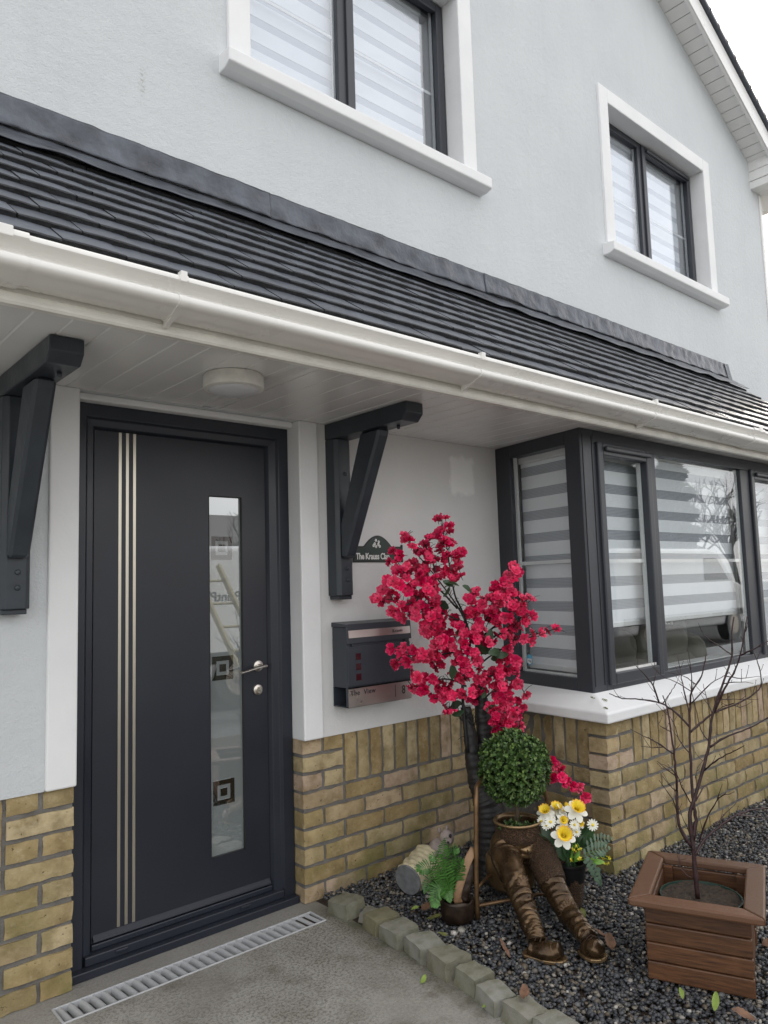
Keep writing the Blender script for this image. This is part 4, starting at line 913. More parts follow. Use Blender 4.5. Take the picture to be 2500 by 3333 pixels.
# ------------------------------------------------------------------ soffit, fascia, gutter
EX0, EX1 = -2.6, 4.72
FYF = -.79
so_ = MB(); so_.box(EX0, EX1, -.772, 0, 2.052, 2.07)
soff = so_.build('soffit', 'groove_dark', house)
x = -2.578
k = 0
sb = MB(); sb.box(0, .092, -.758, .0, 2.030, 2.040); sb.prism([(.092, -.758, 2.0375), (.0998, -.758, 2.0302), (.0998, -.758, 2.043), (.092, -.758, 2.043)], (0, .758, 0))
bd_me = {}
while x < EX1 - .1:
    vent = abs(x - (-.478)) < .05 or abs(x - 2.22) < .05 
    key = 'v' if vent else 'b'
    if key not in bd_me:
        b = MB()
        if vent:
            b.box(.0, .022, -.758, 0, 2.030, 2.040); b.box(.066, .0935, -.758, 0, 2.030, 2.040)
            yy = -.735
            while yy < -.03:
                b.box(.022, .066, yy, yy + .0055, 2.031, 2.040); yy += .0105
            b.box(.0935, .1, -.758, 0, 2.036, 2.043)
        else:
            b = sb
        bd_me[key] = b.mesh('soffit_board', 'soffit_plastic')
    o = inst('vent_board' if vent else 'soffit_board', bd_me[key], soff, (x, 0, rnd.uniform(0, .0006)))
    x += .1
tr = MB(); tr.box(EX0, EX1, -.772, -.742, 2.024, 2.0295); tr.box(EX0, -1.2, -.018, -.006, 2.016, 2.0297)
tr.build('soffit_trim', 'soffit_plastic', soff)
fa = MB(); fa.prism([(EX0, FYF + .02, 2.0), (EX0, FYF - .001, 2.0), (EX0, FYF - .006, 2.006), (EX0, FYF - .004, 2.014), (EX0, FYF, 2.017), (EX0, FYF, 2.024), (EX0, FYF - .003, 2.028), (EX0, FYF, 2.033), (EX0, FYF, 2.14), (EX0, FYF + .02, 2.14)], (EX1 - EX0, 0, 0))
fas = fa.build('fascia', 'fascia_plastic', house, smooth=True, sharp=30)
fj = MB(); fj.prism([(-1.47, FYF - .008, 2.0), (-1.47, FYF - .008, 2.12), (-1.47, FYF - .002, 2.12), (-1.47, FYF - .002, 2.0)], (.05, 0, 0)); fj.build('fascia_joint', 'fascia_plastic', fas)
outer = [(-.893, 2.131), (-.902, 2.130), (-.906, 2.125), (-.906, 2.116), (-.900, 2.110), (-.888, 2.107), (-.876, 2.102), (-.872, 2.096), (-.876, 2.089), (-.888, 2.083), (-.902, 2.076), (-.905, 2.066), (-.902, 2.058), (-.894, 2.052), (-.884, 2.049), (-.874, 2.047), (-.862, 2.040), (-.835, 2.036), (-.81, 2.036), (-.797, 2.040), (-.793, 2.05), (-.793, 2.12)]
def gutter_section(x0, x1, grow=0.):
    pts = []
    cy, cz = -.845, 2.09
    for y, z in outer:
        s_ = 1 + grow
        pts.append((x0, cy + (y - cy) * s_, cz + (z - cz) * s_))
    inn = [(x0, cy + (y - cy) * (.93 + grow), cz + (z - cz) * (.93 + grow) + .002) for y, z in reversed(outer)]
    return pts + inn, (x1 - x0, 0, 0)
def swept(poly, vec):
    """thin open channel: quad strips between outer and inner skins"""
    b = MB(); n_ = len(poly) // 2; vec = Vector(vec)
    a = [Vector(p) for p in poly]; c_ = [p + vec for p in a]; N_ = len(a)
    fs = [(i, (i + 1) % N_, N_ + (i + 1) % N_, N_ + i) for i in range(N_)]
    for i in range(n_ - 1):
        fs.append((i, N_ - 1 - i, N_ - 2 - i, i + 1)); fs.append((N_ + i, N_ + i + 1, 2 * N_ - 2 - i, 2 * N_ - 1 - i))
    return b.add(a + c_, fs)
gut = swept(*gutter_section(EX0, EX1)).build('gutter', 'gutter_plastic', house, smooth=True, sharp=42)
for xa, xb in ((-1.62, -1.355), (2.52, 2.66)):
    swept(*gutter_section(xa, xb, .075)).build('gutter_union', 'gutter_plastic', gut, smooth=True, sharp=42)
    MB().box(xb - .075, xb - .035, -.914, -.902, 2.112, 2.138).build('union_clip', 'gutter_plastic', gut, bevel=.002)
for xc in (-.985, .195, 1.43, 3.9):
    b = swept(*gutter_section(xc, xc + .024, .06))
    b.build('gutter_bracket', 'gutter_plastic', gut, smooth=True, sharp=42)
    b = MB(); b.box(xc + .002, xc + .02, -.912, -.890, 2.112, 2.141); b.prism([(xc + .004, -.86, 2.037), (xc + .004, -.797, 2.037), (xc + .004, -.797, 2.018), (xc + .004, -.80, 2.018)], (.014, 0, 0))
    b.build('bracket_clip', 'gutter_plastic', gut, bevel=.0015)

# ------------------------------------------------------------------ lean-to roof
SLP = .865
PA = math.atan(SLP)
def roof_z(y):
    return 2.165 + (y + .86) * SLP
def hip_x(y):
    return 4.30 - (y) * .55 
rb = MB(); rb.prism([(EX0, -.86, 2.12), (EX0, 0, 2.12 + .86 * SLP), (EX0, 0, 2.05 + .86 * SLP), (EX0, -.80, 2.06)], (4.35 - EX0, 0, 0))
roof = rb.build('lean_to_roof', 'roof_felt', house)
GA, TW, TT = .0925, .157, .018
def tile_mesh(seed, w_=TW - .003, L=.150):
    b = MB(); nx = 9
    rows = [0, .004, .05, .10, L]
    for j, v in enumerate(rows):
        for i in range(nx + 1):
            u = w_ * i / nx
            cam_ = -.0016 * (2 * u / w_ - 1) ** 2
            top = cam_ + (.0008 * nz(u * 60 + seed * 7, v * 40))
            vv = v
            if j == 0: vv = .003 * nz(u * 90 + seed * 5, 3.1); top -= .003 + .002 * nz(u * 120 + seed, 9)
            elif j == 1: vv = .006 + .003 * nz(u * 100 + seed * 5, 5.1)
            b.v.append((u, vv, top))
    for j in range(len(rows) - 1):
        for i in range(nx):
            a = j * (nx + 1) + i
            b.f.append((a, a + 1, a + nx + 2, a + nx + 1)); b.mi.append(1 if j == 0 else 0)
    base = len(b.v)
    for i in range(nx + 1):
        u = w_ * i / nx
        b.v.append((u, .001 + .003 * nz(u * 110 + seed * 3, 6.), -TT + -.003 * (2 * u / w_ - 1) ** 2 + .002 * nz(u * 90 + seed * 2, 1.)))
    for i in range(nx):
        b.f.append((base + i, base + i + 1, i + 1, i)); b.mi.append(1)
    # underside and flanks
    b2 = len(b.v); b.v += [(0, L, -TT), (w_, L, -TT)]
    top_l = [j * (nx + 1) for j in range(len(rows))]; top_r = [j * (nx + 1) + nx for j in range(len(rows))]
    b.f.append(tuple([base] + top_l + [b2])); b.mi.append(1)
    b.f.append(tuple(reversed([base + nx] + top_r + [b2 + 1]))); b.mi.append(1)
    b.f.append(tuple([b2, b2 + 1] + [base + i for i in range(nx, -1, -1)])); b.mi.append(1)
    return b
tiles = [tile_mesh(3.3 * k) for k in range(6)]
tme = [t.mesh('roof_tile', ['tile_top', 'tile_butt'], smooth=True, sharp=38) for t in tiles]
far = MB()
TILT = math.radians(6.6)
nt_ = 0
for r in range(9):
    yb = -.866 + GA * r
    if yb > -.12: break
    z = roof_z(yb) + .0
    xs = EX0 + (0 if r % 2 else TW / 2)
    while xs < hip_x(yb) - .02:
        q = Quaternion((1, 0, 0), PA - TILT + rnd.uniform(-.006, .006)) @ Quaternion((0, 0, 1), rnd.uniform(-.008, .008))
        loc = Vector((xs + rnd.uniform(-.0015, .0015), yb + rnd.uniform(-.003, .003), z + rnd.uniform(-.001, .002)))
        if xs < -1.75 or xs > 3.72:
            t = rnd.choice(tiles)
            b0 = len(far.v)
            wmax = hip_x(yb) - xs
            far.v += [tuple(loc + q @ Vector((min(p[0], wmax), p[1], p[2]))) for p in t.v]
            far.f += [tuple(b0 + i for i in f) for f in t.f]; far.mi += t.mi
        else:
            inst('roof_tile', rnd.choice(tme), roof, loc, q); nt_ += 1
        xs += TW
tag(far.build('far_tiles', ['tile_top', 'tile_butt'], roof, smooth=True, sharp=38), kind='stuff')
# verge filler on the hip side so the right end is closed
hp = MB(); hp.add([(4.35, 0, 2.80), (hip_x(-.86), -.86, 2.14), (EX1, -.80, 2.05), (EX1, 0, 2.05)], [(0, 1, 2, 3)]); hp.build('hip_end', 'roof_felt', roof)

def sheet(nx, ny, fn, thick=.003):
    b = MB()
    for j in range(ny + 1):
        for i in range(nx + 1):
            b.v.append(fn(i / nx, j / ny))
    for j in range(ny):
        for i in range(nx):
            a = j * (nx + 1) + i
            b.f.append((a, a + 1, a + nx + 2, a + nx + 1)); b.mi.append(0)
    return b
LJ = [EX0, -1.62, -.142, 1.275, 2.56, 4.29]
flash = None
for si, (xa, xb) in enumerate(zip(LJ[:-1], LJ[1:])):
    def upstand(u, v, xa=xa, xb=xb):
        x_ = xa + (xb + .012 - xa) * u
        zl = 2.908 + .010 * nz(x_ * 3.1, 5.) + .006 * nz(x_ * 11, 2.)
        z_ = zl + (3.024 + .004 * nz(x_ * 9, 8.) - zl) * v
        y_ = -.016 - .010 * (1 - v) ** 2 - .009 * nz(x_ * 5, z_ * 10) * (1.2 - v) - .006 * nz(x_ * 15, z_ * 9, 3) - .007 * max(0, .35 - abs(nz(x_ * 11 + z_ * 3, z_ * 14, 6))) * (1.3 - v) - .004 * (si % 2)
        return (x_, y_, z_)
    o = sheet(110, 10, upstand).build('lead_sheet' if flash else 'lead_flashing', 'lead', flash if flash else house, smooth=True)
    flash = flash or o
    sm = o.modifiers.new('thickness', 'SOLIDIFY'); sm.thickness = .003; sm.offset = 0
def apron(u, v):
    x_ = EX0 + (4.36 - EX0) * u
    yl = -.150 + .007 * nz(x_ * 2.7, 1.) + .004 * nz(x_ * 8.3, 4.)
    y_ = yl * (1 - v) - .008 * v
    lift = .010 + .022 * max(0, nz(x_ * 3.4, 3.3) - .05) * (1 - v) + .006 * nz(x_ * 7, y_ * 30)
    return (x_, y_, roof_z(y_) + lift + .004)
o = sheet(420, 7, apron).build('lead_apron', 'lead', flash, smooth=True)
sm = o.modifiers.new('thickness', 'SOLIDIFY'); sm.thickness = .003; sm.offset = 0
ed = MB()
for i in range(200):
    xa = EX0 + (4.29 - EX0) * i / 200; xb = EX0 + (4.29 - EX0) * (i + 1) / 200
    h1 = .006 + .004 * abs(nz(xa * 13, 2)); h2 = .006 + .004 * abs(nz(xb * 13, 2))
    ed.add([(xa, -.011, 3.02 - h1), (xb, -.011, 3.02 - h2), (xb, -.002, 3.03 + h2 * .6), (xa, -.002, 3.03 + h1 * .6)], [(0, 1, 2, 3)])
ed.build('sealant_line', 'lead_edge', flash)
fo = MB(); fo.hexa([(4.27, -.03, 2.895), (4.335, -.035, 2.885), (4.335, -.002, 2.885), (4.27, -.002, 2.895), (4.235, -.02, 3.02), (4.305, -.018, 3.03), (4.305, -.002, 3.03), (4.235, -.002, 3.02)])
fo.build('folded_end', 'lead', flash)

# ------------------------------------------------------------------ gallows brackets
def gallows(x0, x1):
    xm0, xm1 = x0 + .014, x1 - .014
    p = MB(); yb_ = -.08
    cch = .016
    p.prism([(x0, -.004, 1.262), (x1, -.004, 1.262), (x1, yb_ + cch, 1.262), (x1 - cch, yb_, 1.262), (x0 + cch, yb_, 1.262), (x0, yb_ + cch, 1.262)], (0, 0, 1.955 - 1.262))
    p.prism([(x0 + .008, -.004, 1.245), (x1 - .008, -.004, 1.245), (x1 - .008, yb_ + .014, 1.245), (x0 + .008, yb_ + .014, 1.245)], (0, 0, .017))
    g_ = p.build('bracket', 'bracket_paint', house, bevel=.003)
    a = MB(); a.prism([(x0 - .002, -.004, 1.956), (x0 - .002, -.515, 1.956), (x0 - .002, -.545, 1.985), (x0 - .002, -.545, 2.0285), (x0 - .002, -.004, 2.0285)], (x1 - x0 + .004, 0, 0))
    a.build('arm', 'bracket_paint', g_, bevel=.004)
    b = MB(); c = .012
    path0 = [(-.0805, 1.43), (-.0805, 1.60), (-.225, 1.955), (-.355, 1.955), (-.345, 1.93), (-.305, 1.85)]
    b.prism([(xm0, y_, z_) for y_, z_ in [(-.0805, 1.425), (-.0805, 1.575), (-.232, 1.9555), (-.362, 1.9555), (-.352, 1.925), (-.112, 1.425)]], (xm1 - xm0, 0, 0))
    b.build('brace', 'bracket_paint', g_, bevel=.010, seg=1)
    for zc_ in (1.33, 1.38, 1.80):
        s_ = MB(); s_.lathe([(.008, 0), (.009, .003), (.005, .004)], ((x0 + x1) / 2 + .004, yb_, zc_), 10, (0, -1, 0)); s_.build('screw_cover', 'bracket_paint', g_, smooth=True)
    s_ = MB(); s_.lathe([(.007, 0), (.007, .012), (.004, .015)], ((x0 + x1) / 2 + .015, -.43, 1.956), 10, (0, 0, -1)); s_.build('bolt_end', 'bracket_paint', g_, smooth=True)
gallows(.150, .242)
gallows(-1.196, -1.104)

# ------------------------------------------------------------------ upper windows
def zebra(name, label, xdir, org, width, z0, z1, phase, pitch, sheer, rail=True, nrm=None, voile='blind_sheer'):
    """blind of alternating opaque and sheer stripes; org = left bottom corner, xdir horizontal direction"""
    xd = Vector(xdir).normalized(); n_ = Vector(nrm)
    t = thing(name, Vector(org) + xd * width / 2, label, 'blind', 'striped day and night blinds')
    z = z1 - phase
    def band(za, zb_, kind):
        za = max(za, z0)
        if zb_ - za < .004: return
        p = Vector((org[0], org[1], za)) + n_ * (0 if kind == 'opaque_band' else .002)
        MB().obox(p, xd * width, n_ * .0012, Vector((0, 0, zb_ - za))).build(kind, 'blind_fabric' if kind == 'opaque_band' else voile, t)
    band(z, z1, 'opaque_band')
    while z > z0:
        band(z - sheer, z, 'sheer_band'); band(z - pitch, z - sheer, 'opaque_band'); z -= pitch
    if rail:
        MB().obox(Vector((org[0], org[1], z0 - .022)) - n_ * .006, xd * width, n_ * .016, Vector((0, 0, .024))).build('bottom_rail', 'white_plastic', t, bevel=.003)
    MB().obox(Vector((org[0], org[1], z1 + .001)) - n_ * .02, xd * width, n_ * .06, Vector((0, 0, .05))).build('head_rail', 'white_plastic', t, bevel=.006)
    return t

def upper_window(x0, x1, m0, m1, bars, labels, trickle):
    tw = .105
    fm = MB(); Y0, Y1 = .11, .17; fw_ = .045
    fm.box(x0, x0 + fw_, Y0, Y1, WZ0, WZ1); fm.box(x1 - fw_, x1, Y0, Y1, WZ0, WZ1)
    fm.box(x0 + fw_, x1 - fw_, Y0, Y1, WZ0, WZ0 + fw_); fm.box(x0 + fw_, x1 - fw_, Y0, Y1, WZ1 - fw_, WZ1)
    fm.box(m0, m1, Y0, Y1, WZ0 + fw_, WZ1 - fw_)
    win = fm.build('upper_window', 'anthracite_upvc', house, bevel=.004)
    # opening sash on the right
    sm_ = MB(); sx0, sx1, sz0, sz1, sw = m0 + .05, x1 - .02, WZ0 + .02, WZ1 - .02, .048
    sm_.box(sx0, sx0 + sw, Y0 - .014, Y0 + .02, sz0, sz1); sm_.box(sx1 - sw, sx1, Y0 - .014, Y0 + .02, sz0, sz1)
    sm_.box(sx0 + sw, sx1 - sw, Y0 - .014, Y0 + .02, sz0, sz0 + sw); sm_.box(sx0 + sw, sx1 - sw, Y0 - .014, Y0 + .02, sz1 - sw, sz1)
    sm_.build('sash', 'anthracite_upvc', win, bevel=.004)
    for xa, xb in ((x0 + fw_, m0), (sx0 + sw, sx1 - sw)):
        box_obj('pane', 'upper_glass', win, xa, xb, Y0 + .022, Y0 + .026, WZ0 + fw_, WZ1 - fw_)
        box_obj('glazing_bar', 'white_plastic', win, xa, xb, Y0 + .030, Y0 + .036, 4.080, 4.096)
        sp_ = MB(); sp_.box(xa, xa + .010, Y0 + .027, Y0 + .04, WZ0 + .05, WZ1 - .05); sp_.box(xb - .010, xb, Y0 + .027, Y0 + .04, WZ0 + .05, WZ1 - .05); sp_.build('spacer', 'white_plastic', win)
    if trickle:
        MB().box(sx0 + .05, sx1 - .03, Y0 - .032, Y0 - .0145, WZ1 - .060, WZ1 - .035).build('trickle_vent', 'anthracite_upvc', win, bevel=.005)
    # raised plaster band and reveal
    su = MB(); e_ = .018
    su.box(x0 - tw, x0 + .004, -e_, .109, WZ0 + .004, WZ1 + tw); su.box(x1 - .004, x1 + tw, -e_, .109, WZ0 + .004, WZ1 + tw); su.box(x0 + .004, x1 - .004, -e_, .109, WZ1 - .004, WZ1 + tw)
    su.build('surround', 'white_masonry_paint', win, bevel=.006)
    si = MB(); sl = .085
    si.prism([(x0 - tw - .04, -.088, WZ0 - .082), (x0 - tw - .04, -.088, WZ0 - .022), (x0 - tw - .04, .11, WZ0 + .004), (x0 - tw - .04, .11, WZ0 - .098), (x0 - tw - .04, -.05, WZ0 - .098)], (x1 - x0 + 2 * tw + .08, 0, 0))
    si.build('sill', 'white_masonry_paint', win, bevel=.006)
    rm = MB(); rm.box(x0 - .2, x1 + .2, 1.6, 1.65, 2.6, 4.9); rm.build('room_back', 'room_wall', house)
    for (xa, xb), lb in zip(((x0 + .03, m0 + .02), (m1 - .01, x1 - .12)), labels):
        zebra('zebra_blind', lb, (1, 0, 0), (xa, .182, 0), xb - xa, WZ0 + .03, WZ1 - .075, .045, .128, .044, rail=False, nrm=(0, 1, 0), voile='blind_voile')
    return win
w1 = upper_window(-.218, 1.156, .373, .470, None, ('striped white blind behind the left pane of the upper window over the door', 'striped white blind behind the right pane of the upper window over the door'), False)
w2 = upper_window(2.69, 4.12, 3.290, 3.390, None, ('striped white blind behind the left pane of the smaller-looking far upper window', 'striped white blind behind the right pane of the far upper window'), True)
dk = MB(); dk.lathe([(.022, 0), (.022, .004)], (-.095, .2, 3.72), 18, (0, -1, 0)); dk.build('contact_disc', 'text_dark', w1)

# ------------------------------------------------------------------ main roof gable, soffit and barge
sl_ = Vector((1, 0, -.533)).normalized(); up_ = Vector((.533, 0, 1)).normalized()
A0 = Vector((GX, 0, GZ)); Lg = (5.69 - GX) / sl_.x
gs = MB(); gs.obox(A0 + Vector((0, -.178, 0)) + up_ * .012, sl_ * (5.083 - GX) / sl_.x, Vector((0, .178 + .3, 0)), up_ * .02)
gsf = gs.build('gable_soffit', 'groove_dark', house)
gbm = MB(); gbm.obox((0, 0, 0), sl_ * .098, Vector((0, .178, 0)), up_ * .010)
gme = gbm.mesh('gable_board', 'white_plastic')
s = 2.2
while s < (5.07 - GX) / sl_.x:
    inst('gable_board', gme, gsf, A0 + Vector((0, -.178, 0)) + sl_ * s + up_ * .0005); s += .1035
bb = MB(); bb.obox(A0 + Vector((0, -.205, 0)) - up_ * .035, sl_ * Lg, Vector((0, .026, 0)), up_ * .185)
bb.obox(A0 + Vector((0, -.212, 0)) - up_ * .035, sl_ * Lg, Vector((0, .006, 0)), up_ * .022)
bb.build('barge_board', 'white_plastic', gsf, bevel=.003)
vt = MB()
n_v = 34
for i in range(n_v):
    s0 = Lg * i / n_v
    vt.obox(A0 + Vector((0, -.235, 0)) + sl_ * s0 + up_ * (.152 + .012), sl_ * (Lg / n_v + .02), Vector((0, .5, 0)), up_ * .03 + sl_ * .0)
    vt.obox(A0 + Vector((0, -.235, 0)) + sl_ * (s0 + Lg / n_v - .02) + up_ * .160, sl_ * .03, Vector((0, .5, 0)), up_ * .048)
vt.build('verge_tile_run', 'tile_top', gsf, bevel=.004)
mr = MB(); mr.obox(A0 + Vector((0, -.19, 0)) + up_ * .15, sl_ * Lg, Vector((0, 7.5, 0)), up_ * .02)
sl2 = Vector((-1, 0, -.533)).normalized(); up2 = Vector((-.533, 0, 1)).normalized()
mr.obox(A0 + Vector((0, -.19, 0)) + up2 * .15, sl2 * Lg, Vector((0, 7.5, 0)), up2 * .02)
mr.build('main_roof', 'tile_top', house)
bx = MB(); bx.box(5.085, 5.72, -.178, 7., 4.985, 5.075); bx.box(5.088, 5.72, -.174, 7., 4.895, 4.982); bx.box(5.095, 5.72, -.178, 7., 4.822, 4.892)
bx.build('boxed_eave', 'white_plastic', house, bevel=.003)
dp = MB(); dp.box(5.252, 5.30, -.012, .05, -.05, 4.82); dp.build('corner_trim', 'white_plastic', house, bevel=.004)

# ------------------------------------------------------------------ bay window
C0 = Vector((1.209, -.628, 0)); SVd = Vector((.174, .985, 0)).normalized(); SN = Vector((SVd.y, -SVd.x, 0))   # SN points indoors
bay = MB()
ZB0, ZB1 = .770, 2.030
def side(s0, s1, n0, n1, z0, z1, b):
    b.obox(C0 + SVd * s0 + SN * n0 + Vector((0, 0, z0)), SVd * (s1 - s0), SN * (n1 - n0), Vector((0, 0, z1 - z0)))
# corner post
bay.prism([(1.209, -.622, ZB0), (1.215, -.628, ZB0), (1.318, -.628, ZB0), (1.318, -.555, ZB0), (1.30, -.54, ZB0), tuple(C0 + SVd * .105 + SN * .065 + Vector((0, 0, ZB0))), tuple(C0 + SVd * .105 + Vector((0, 0, ZB0)))], (0, 0, ZB1 - ZB0))
side(.5175, .636, 0, .065, ZB0, ZB1, bay)
side(.105, .5175, 0, .065, ZB0, .832, bay); side(.105, .5175, 0, .065, 1.962, ZB1, bay)
FYB = -.628
def front(x0, x1, z0, z1, y0=FYB, y1=FYB + .065, b=None):
    (b or bay).box(x0, x1, y0, y1, z0, z1)
XE = 4.55
front(1.3185, XE, ZB0, .808); front(1.3185, XE, 1.962, ZB1)
for xa, xb in ((1.3185, 1.345), (1.838, 1.898), (2.942, 3.065), (3.575, 3.64), (4.47, XE)):
    front(xa, xb, .8085, 1.9615)
bw = bay.build('bay_window', 'anthracite_upvc', house, bevel=.003)
ps = MB(); ps.box(1.222, 1.226, -.6305, -.6285, .8, 2.0); ps.box(1.300, 1.304, -.6305, -.6285, .8, 2.0); ps.build('post_groove', 'rubber', bw)
def sash(x0, x1):
    b = MB(); s_ = .046; ya, yb_ = FYB - .016, FYB + .03; z0, z1 = .795, 1.972
    b.box(x0, x0 + s_, ya, yb_, z0, z1); b.box(x1 - s_, x1, ya, yb_, z0, z1); b.box(x0 + s_, x1 - s_, ya, yb_, z0, z0 + s_ + .01); b.box(x0 + s_, x1 - s_, ya, yb_, z1 - s_ - .02, z1)
    b.build('sash', 'anthracite_upvc', bw, bevel=.006)
    MB().box(x0 + .05, x1 - .02, ya - .018, ya - .0005, 1.928, 1.952).build('trickle_vent', 'anthracite_upvc', bw, bevel=.006)
    st = MB(); st.box(x0 + s_, x1 - s_, ya + .018, ya + .026, z0 + s_ + .01, z0 + s_ + .022); st.build('glazing_bead', 'white_plastic', bw)
sash(1.334, 1.832); sash(3.072, 3.57)
PANES = [(1.38, 1.786), (1.898, 2.942), (3.118, 3.524), (3.64, 4.47)]
for xa, xb in PANES:
    box_obj('pane', 'window_glass', bw, xa, xb, FYB + .018, FYB + .022, .808, 1.962)
    box_obj('glazing_bar', 'white_plastic', bw, xa, xb, FYB + .026, FYB + .032, 1.379, 1.397)
    sp_ = MB(); sp_.box(xb - .014, xb, FYB + .0235, FYB + .04, .81, 1.96); sp_.box(xa, xa + .008, FYB + .0235, FYB + .04, .81, 1.96); sp_.build('spacer', 'white_plastic', bw)
    box_obj('cill_board', 'white_plastic', bw, xa - .02, xb + .02, FYB + .0655, FYB + .16, .790, .812)
b = MB(); side(.105, .5175, .022, .026, .832, 1.962, b); b.build('pane', 'window_glass', bw)
b = MB(); side(.105, .5175, .030, .036, 1.384, 1.402, b); b.build('glazing_bar', 'white_plastic', bw)
b = MB(); side(.105, .112, .027, .042, .832, 1.962, b); side(.502, .5175, .027, .042, .832, 1.962, b); side(.112, .502, .027, .042, .832, .842, b); b.build('spacer', 'white_plastic', bw)
# white sill slab with weathered top
sl = MB()
o0 = [(1.088, -.772), (XE + .08, -.772)]; i0 = [(1.205, -.632), (XE + .08, -.632)]
ow, iw = (1.150, -.003), (1.318, -.003)
sl.add([(1.088, -.772, .664), (XE + .08, -.772, .664), (XE + .08, -.02, .664), (1.150, -.003, .664),
        (1.088, -.772, .711), (XE + .08, -.772, .711), (1.150, -.003, .711),
        (1.207, -.630, .772), (XE + .08, -.630, .772), (1.318, -.003, .772), (XE + .08, -.02, .772)],
       [(0, 3, 2, 1), (0, 1, 5, 4), (3, 0, 4, 6), (4, 5, 8, 7), (6, 4, 7, 9), (7, 8, 10, 9), (1, 2, 10, 8, 5), (2, 3, 6, 9, 10)])
sl.build('bay_sill', 'white_masonry_paint', bw, bevel=.007)
for px_, py_, sc in ((1.150, -.655, 1.), (1.200, -.690, 1.1), (1.125, -.740, .8)):
    st = MB(); zz = .772 - (abs(-.632 - py_) / .14 * .061) + .003
    for k in range(26):
        a = rnd.uniform(0, 6.28); rr = rnd.uniform(.2, 1) * .012 * sc
        st.ball((px_ + rr * math.cos(a), py_ + rr * math.sin(a), zz - (rr * math.sin(a)) * -.43), (.0025, .002, .0012), 6, 4)
    st.build('bird_dropping', 'leaf_olive', bw)
# ring sticker on the side pane
st = MB(); cs = C0 + SVd * .455 + SN * .0205 + Vector((0, 0, .893))
hexp = [(0, .030), (.020, .018), (.020, -.018), (0, -.030), (-.020, -.018), (-.020, .018)]
st.prism([cs + SVd * (-a) + Vector((0, 0, c)) for a, c in hexp], SN * .001)
sk = st.build('window_sticker', 'ring_blue', bw)
st = MB(); st.prism([cs - SN * .0008 + SVd * (-a) + Vector((0, 0, c)) for a, c in [(.017, .006), (.017, -.014), (0, -.024), (-.017, -.014), (-.017, .006)]], SN * .0006)
st.build('sticker_panel', 'ring_white', bw)
text_obj('sticker_text', 'ring', .016, 'text_dark', bw, cs - SN * .0012 + SVd * .012 + Vector((0, 0, -.010)), -SVd, (0, 0, 1), .0003)
zb = [('zebra_blind', 'striped white blind in the narrow side light of the bay window'), ('zebra_blind', 'striped white blind in the slim left casement of the bay front'), ('zebra_blind', 'striped white blind in the wide middle pane of the bay front'), ('zebra_blind', 'striped white blind in the bay pane cut by the right edge')]
org = C0 + SVd * .085 + SN * .085
zebra(zb[0][0], zb[0][1], SVd, (org.x, org.y, 0), .44, .865, 1.93, .020, .1195, .050, nrm=SN)
zebra(zb[1][0], zb[1][1], (1, 0, 0), (1.335, -.535, 0), .53, 1.075, 1.955, .046, .1195, .050, nrm=(0, 1, 0))
zebra(zb[2][0], zb[2][1], (1, 0, 0), (1.885, -.535, 0), 1.08, 1.075, 1.955, .046, .1195, .050, nrm=(0, 1, 0))
zebra(zb[3][0], zb[3][1], (1, 0, 0), (3.08, -.535, 0), .52, 1.13, 1.955, .046, .1195, .050, nrm=(0, 1, 0))
# room seen below the blinds
rf = MB(); rf.box(1.30, XE, -.5, .27, .55, .60); rf.build('bay_floor', 'room_dark', house)
hd_ = MB(); hd_.box(1.33, XE, -.56, .27, 2.031, 2.05); hd_.build('bay_ceiling', 'room_wall', house)

# sofa against the bay, seen through the glass
sf = thing('sofa', (2.2, -.1, .60), 'olive suede sofa back seen through the bay window below the blinds', 'sofa')
def cushion(x0, x1, y0, y1, z0, z1, name):
    b = MB(); n_ = 14
    for i in range(n_ + 1):
        for k in range(16):
            a = 2 * math.pi * k / 16; u = i / n_
            e = (1 - abs(2 * u - 1) ** 6) ** .5 if 0 < i < n_ else .3
            cy, cz = (y0 + y1) / 2, (z0 + z1) / 2
            ca, sa = math.cos(a), math.sin(a)
            b.v.append((x0 + (x1 - x0) * u, cy + math.copysign(abs(ca) ** .6, ca) * (y1 - y0) / 2 * (.75 + .25 * e), cz + math.copysign(abs(sa) ** .6, sa) * (z1 - z0) / 2 * (.6 + .4 * e) + .01 * nz(u * 5, a)))
    for i in range(n_):
        for k in range(16):
            b.f.append((i * 16 + k, i * 16 + (k + 1) % 16, (i + 1) * 16 + (k + 1) % 16, (i + 1) * 16 + k)); b.mi.append(0)
    b.f.append(tuple(reversed(range(16)))); b.mi.append(0); b.f.append(tuple(n_ * 16 + k for k in range(16))); b.mi.append(0)
    return b.build(name, 'sofa_suede', sf, smooth=True)
cushion(1.50, 2.03, -.40, -.12, .80, 1.01, 'back_cushion'); cushion(2.04, 2.62, -.40, -.12, .80, 1.01, 'back_cushion')
cushion(1.45, 2.74, -.43, .05, .602, .86, 'seat'); cushion(2.63, 2.80, -.42, .1, .66, .95, 'armrest')
am = thing('guitar_amplifier', (3.05, .02, .60), 'black speaker cabinet with silver script behind the sofa', 'amplifier')
MB().box(2.72, 3.35, .0, .24, .602, 1.10).build('cabinet', 'amp_black', am, bevel=.01)
text_obj('script', 'Marshall', .085, 'sign_white', am, (2.86, -.002, .94), (1, 0, 0), (0, 0, 1), .002, shear=.25)
box_obj('red_stripe', 'amp_red', am, 2.725, 2.77, -.004, -.0005, .99, 1.09)

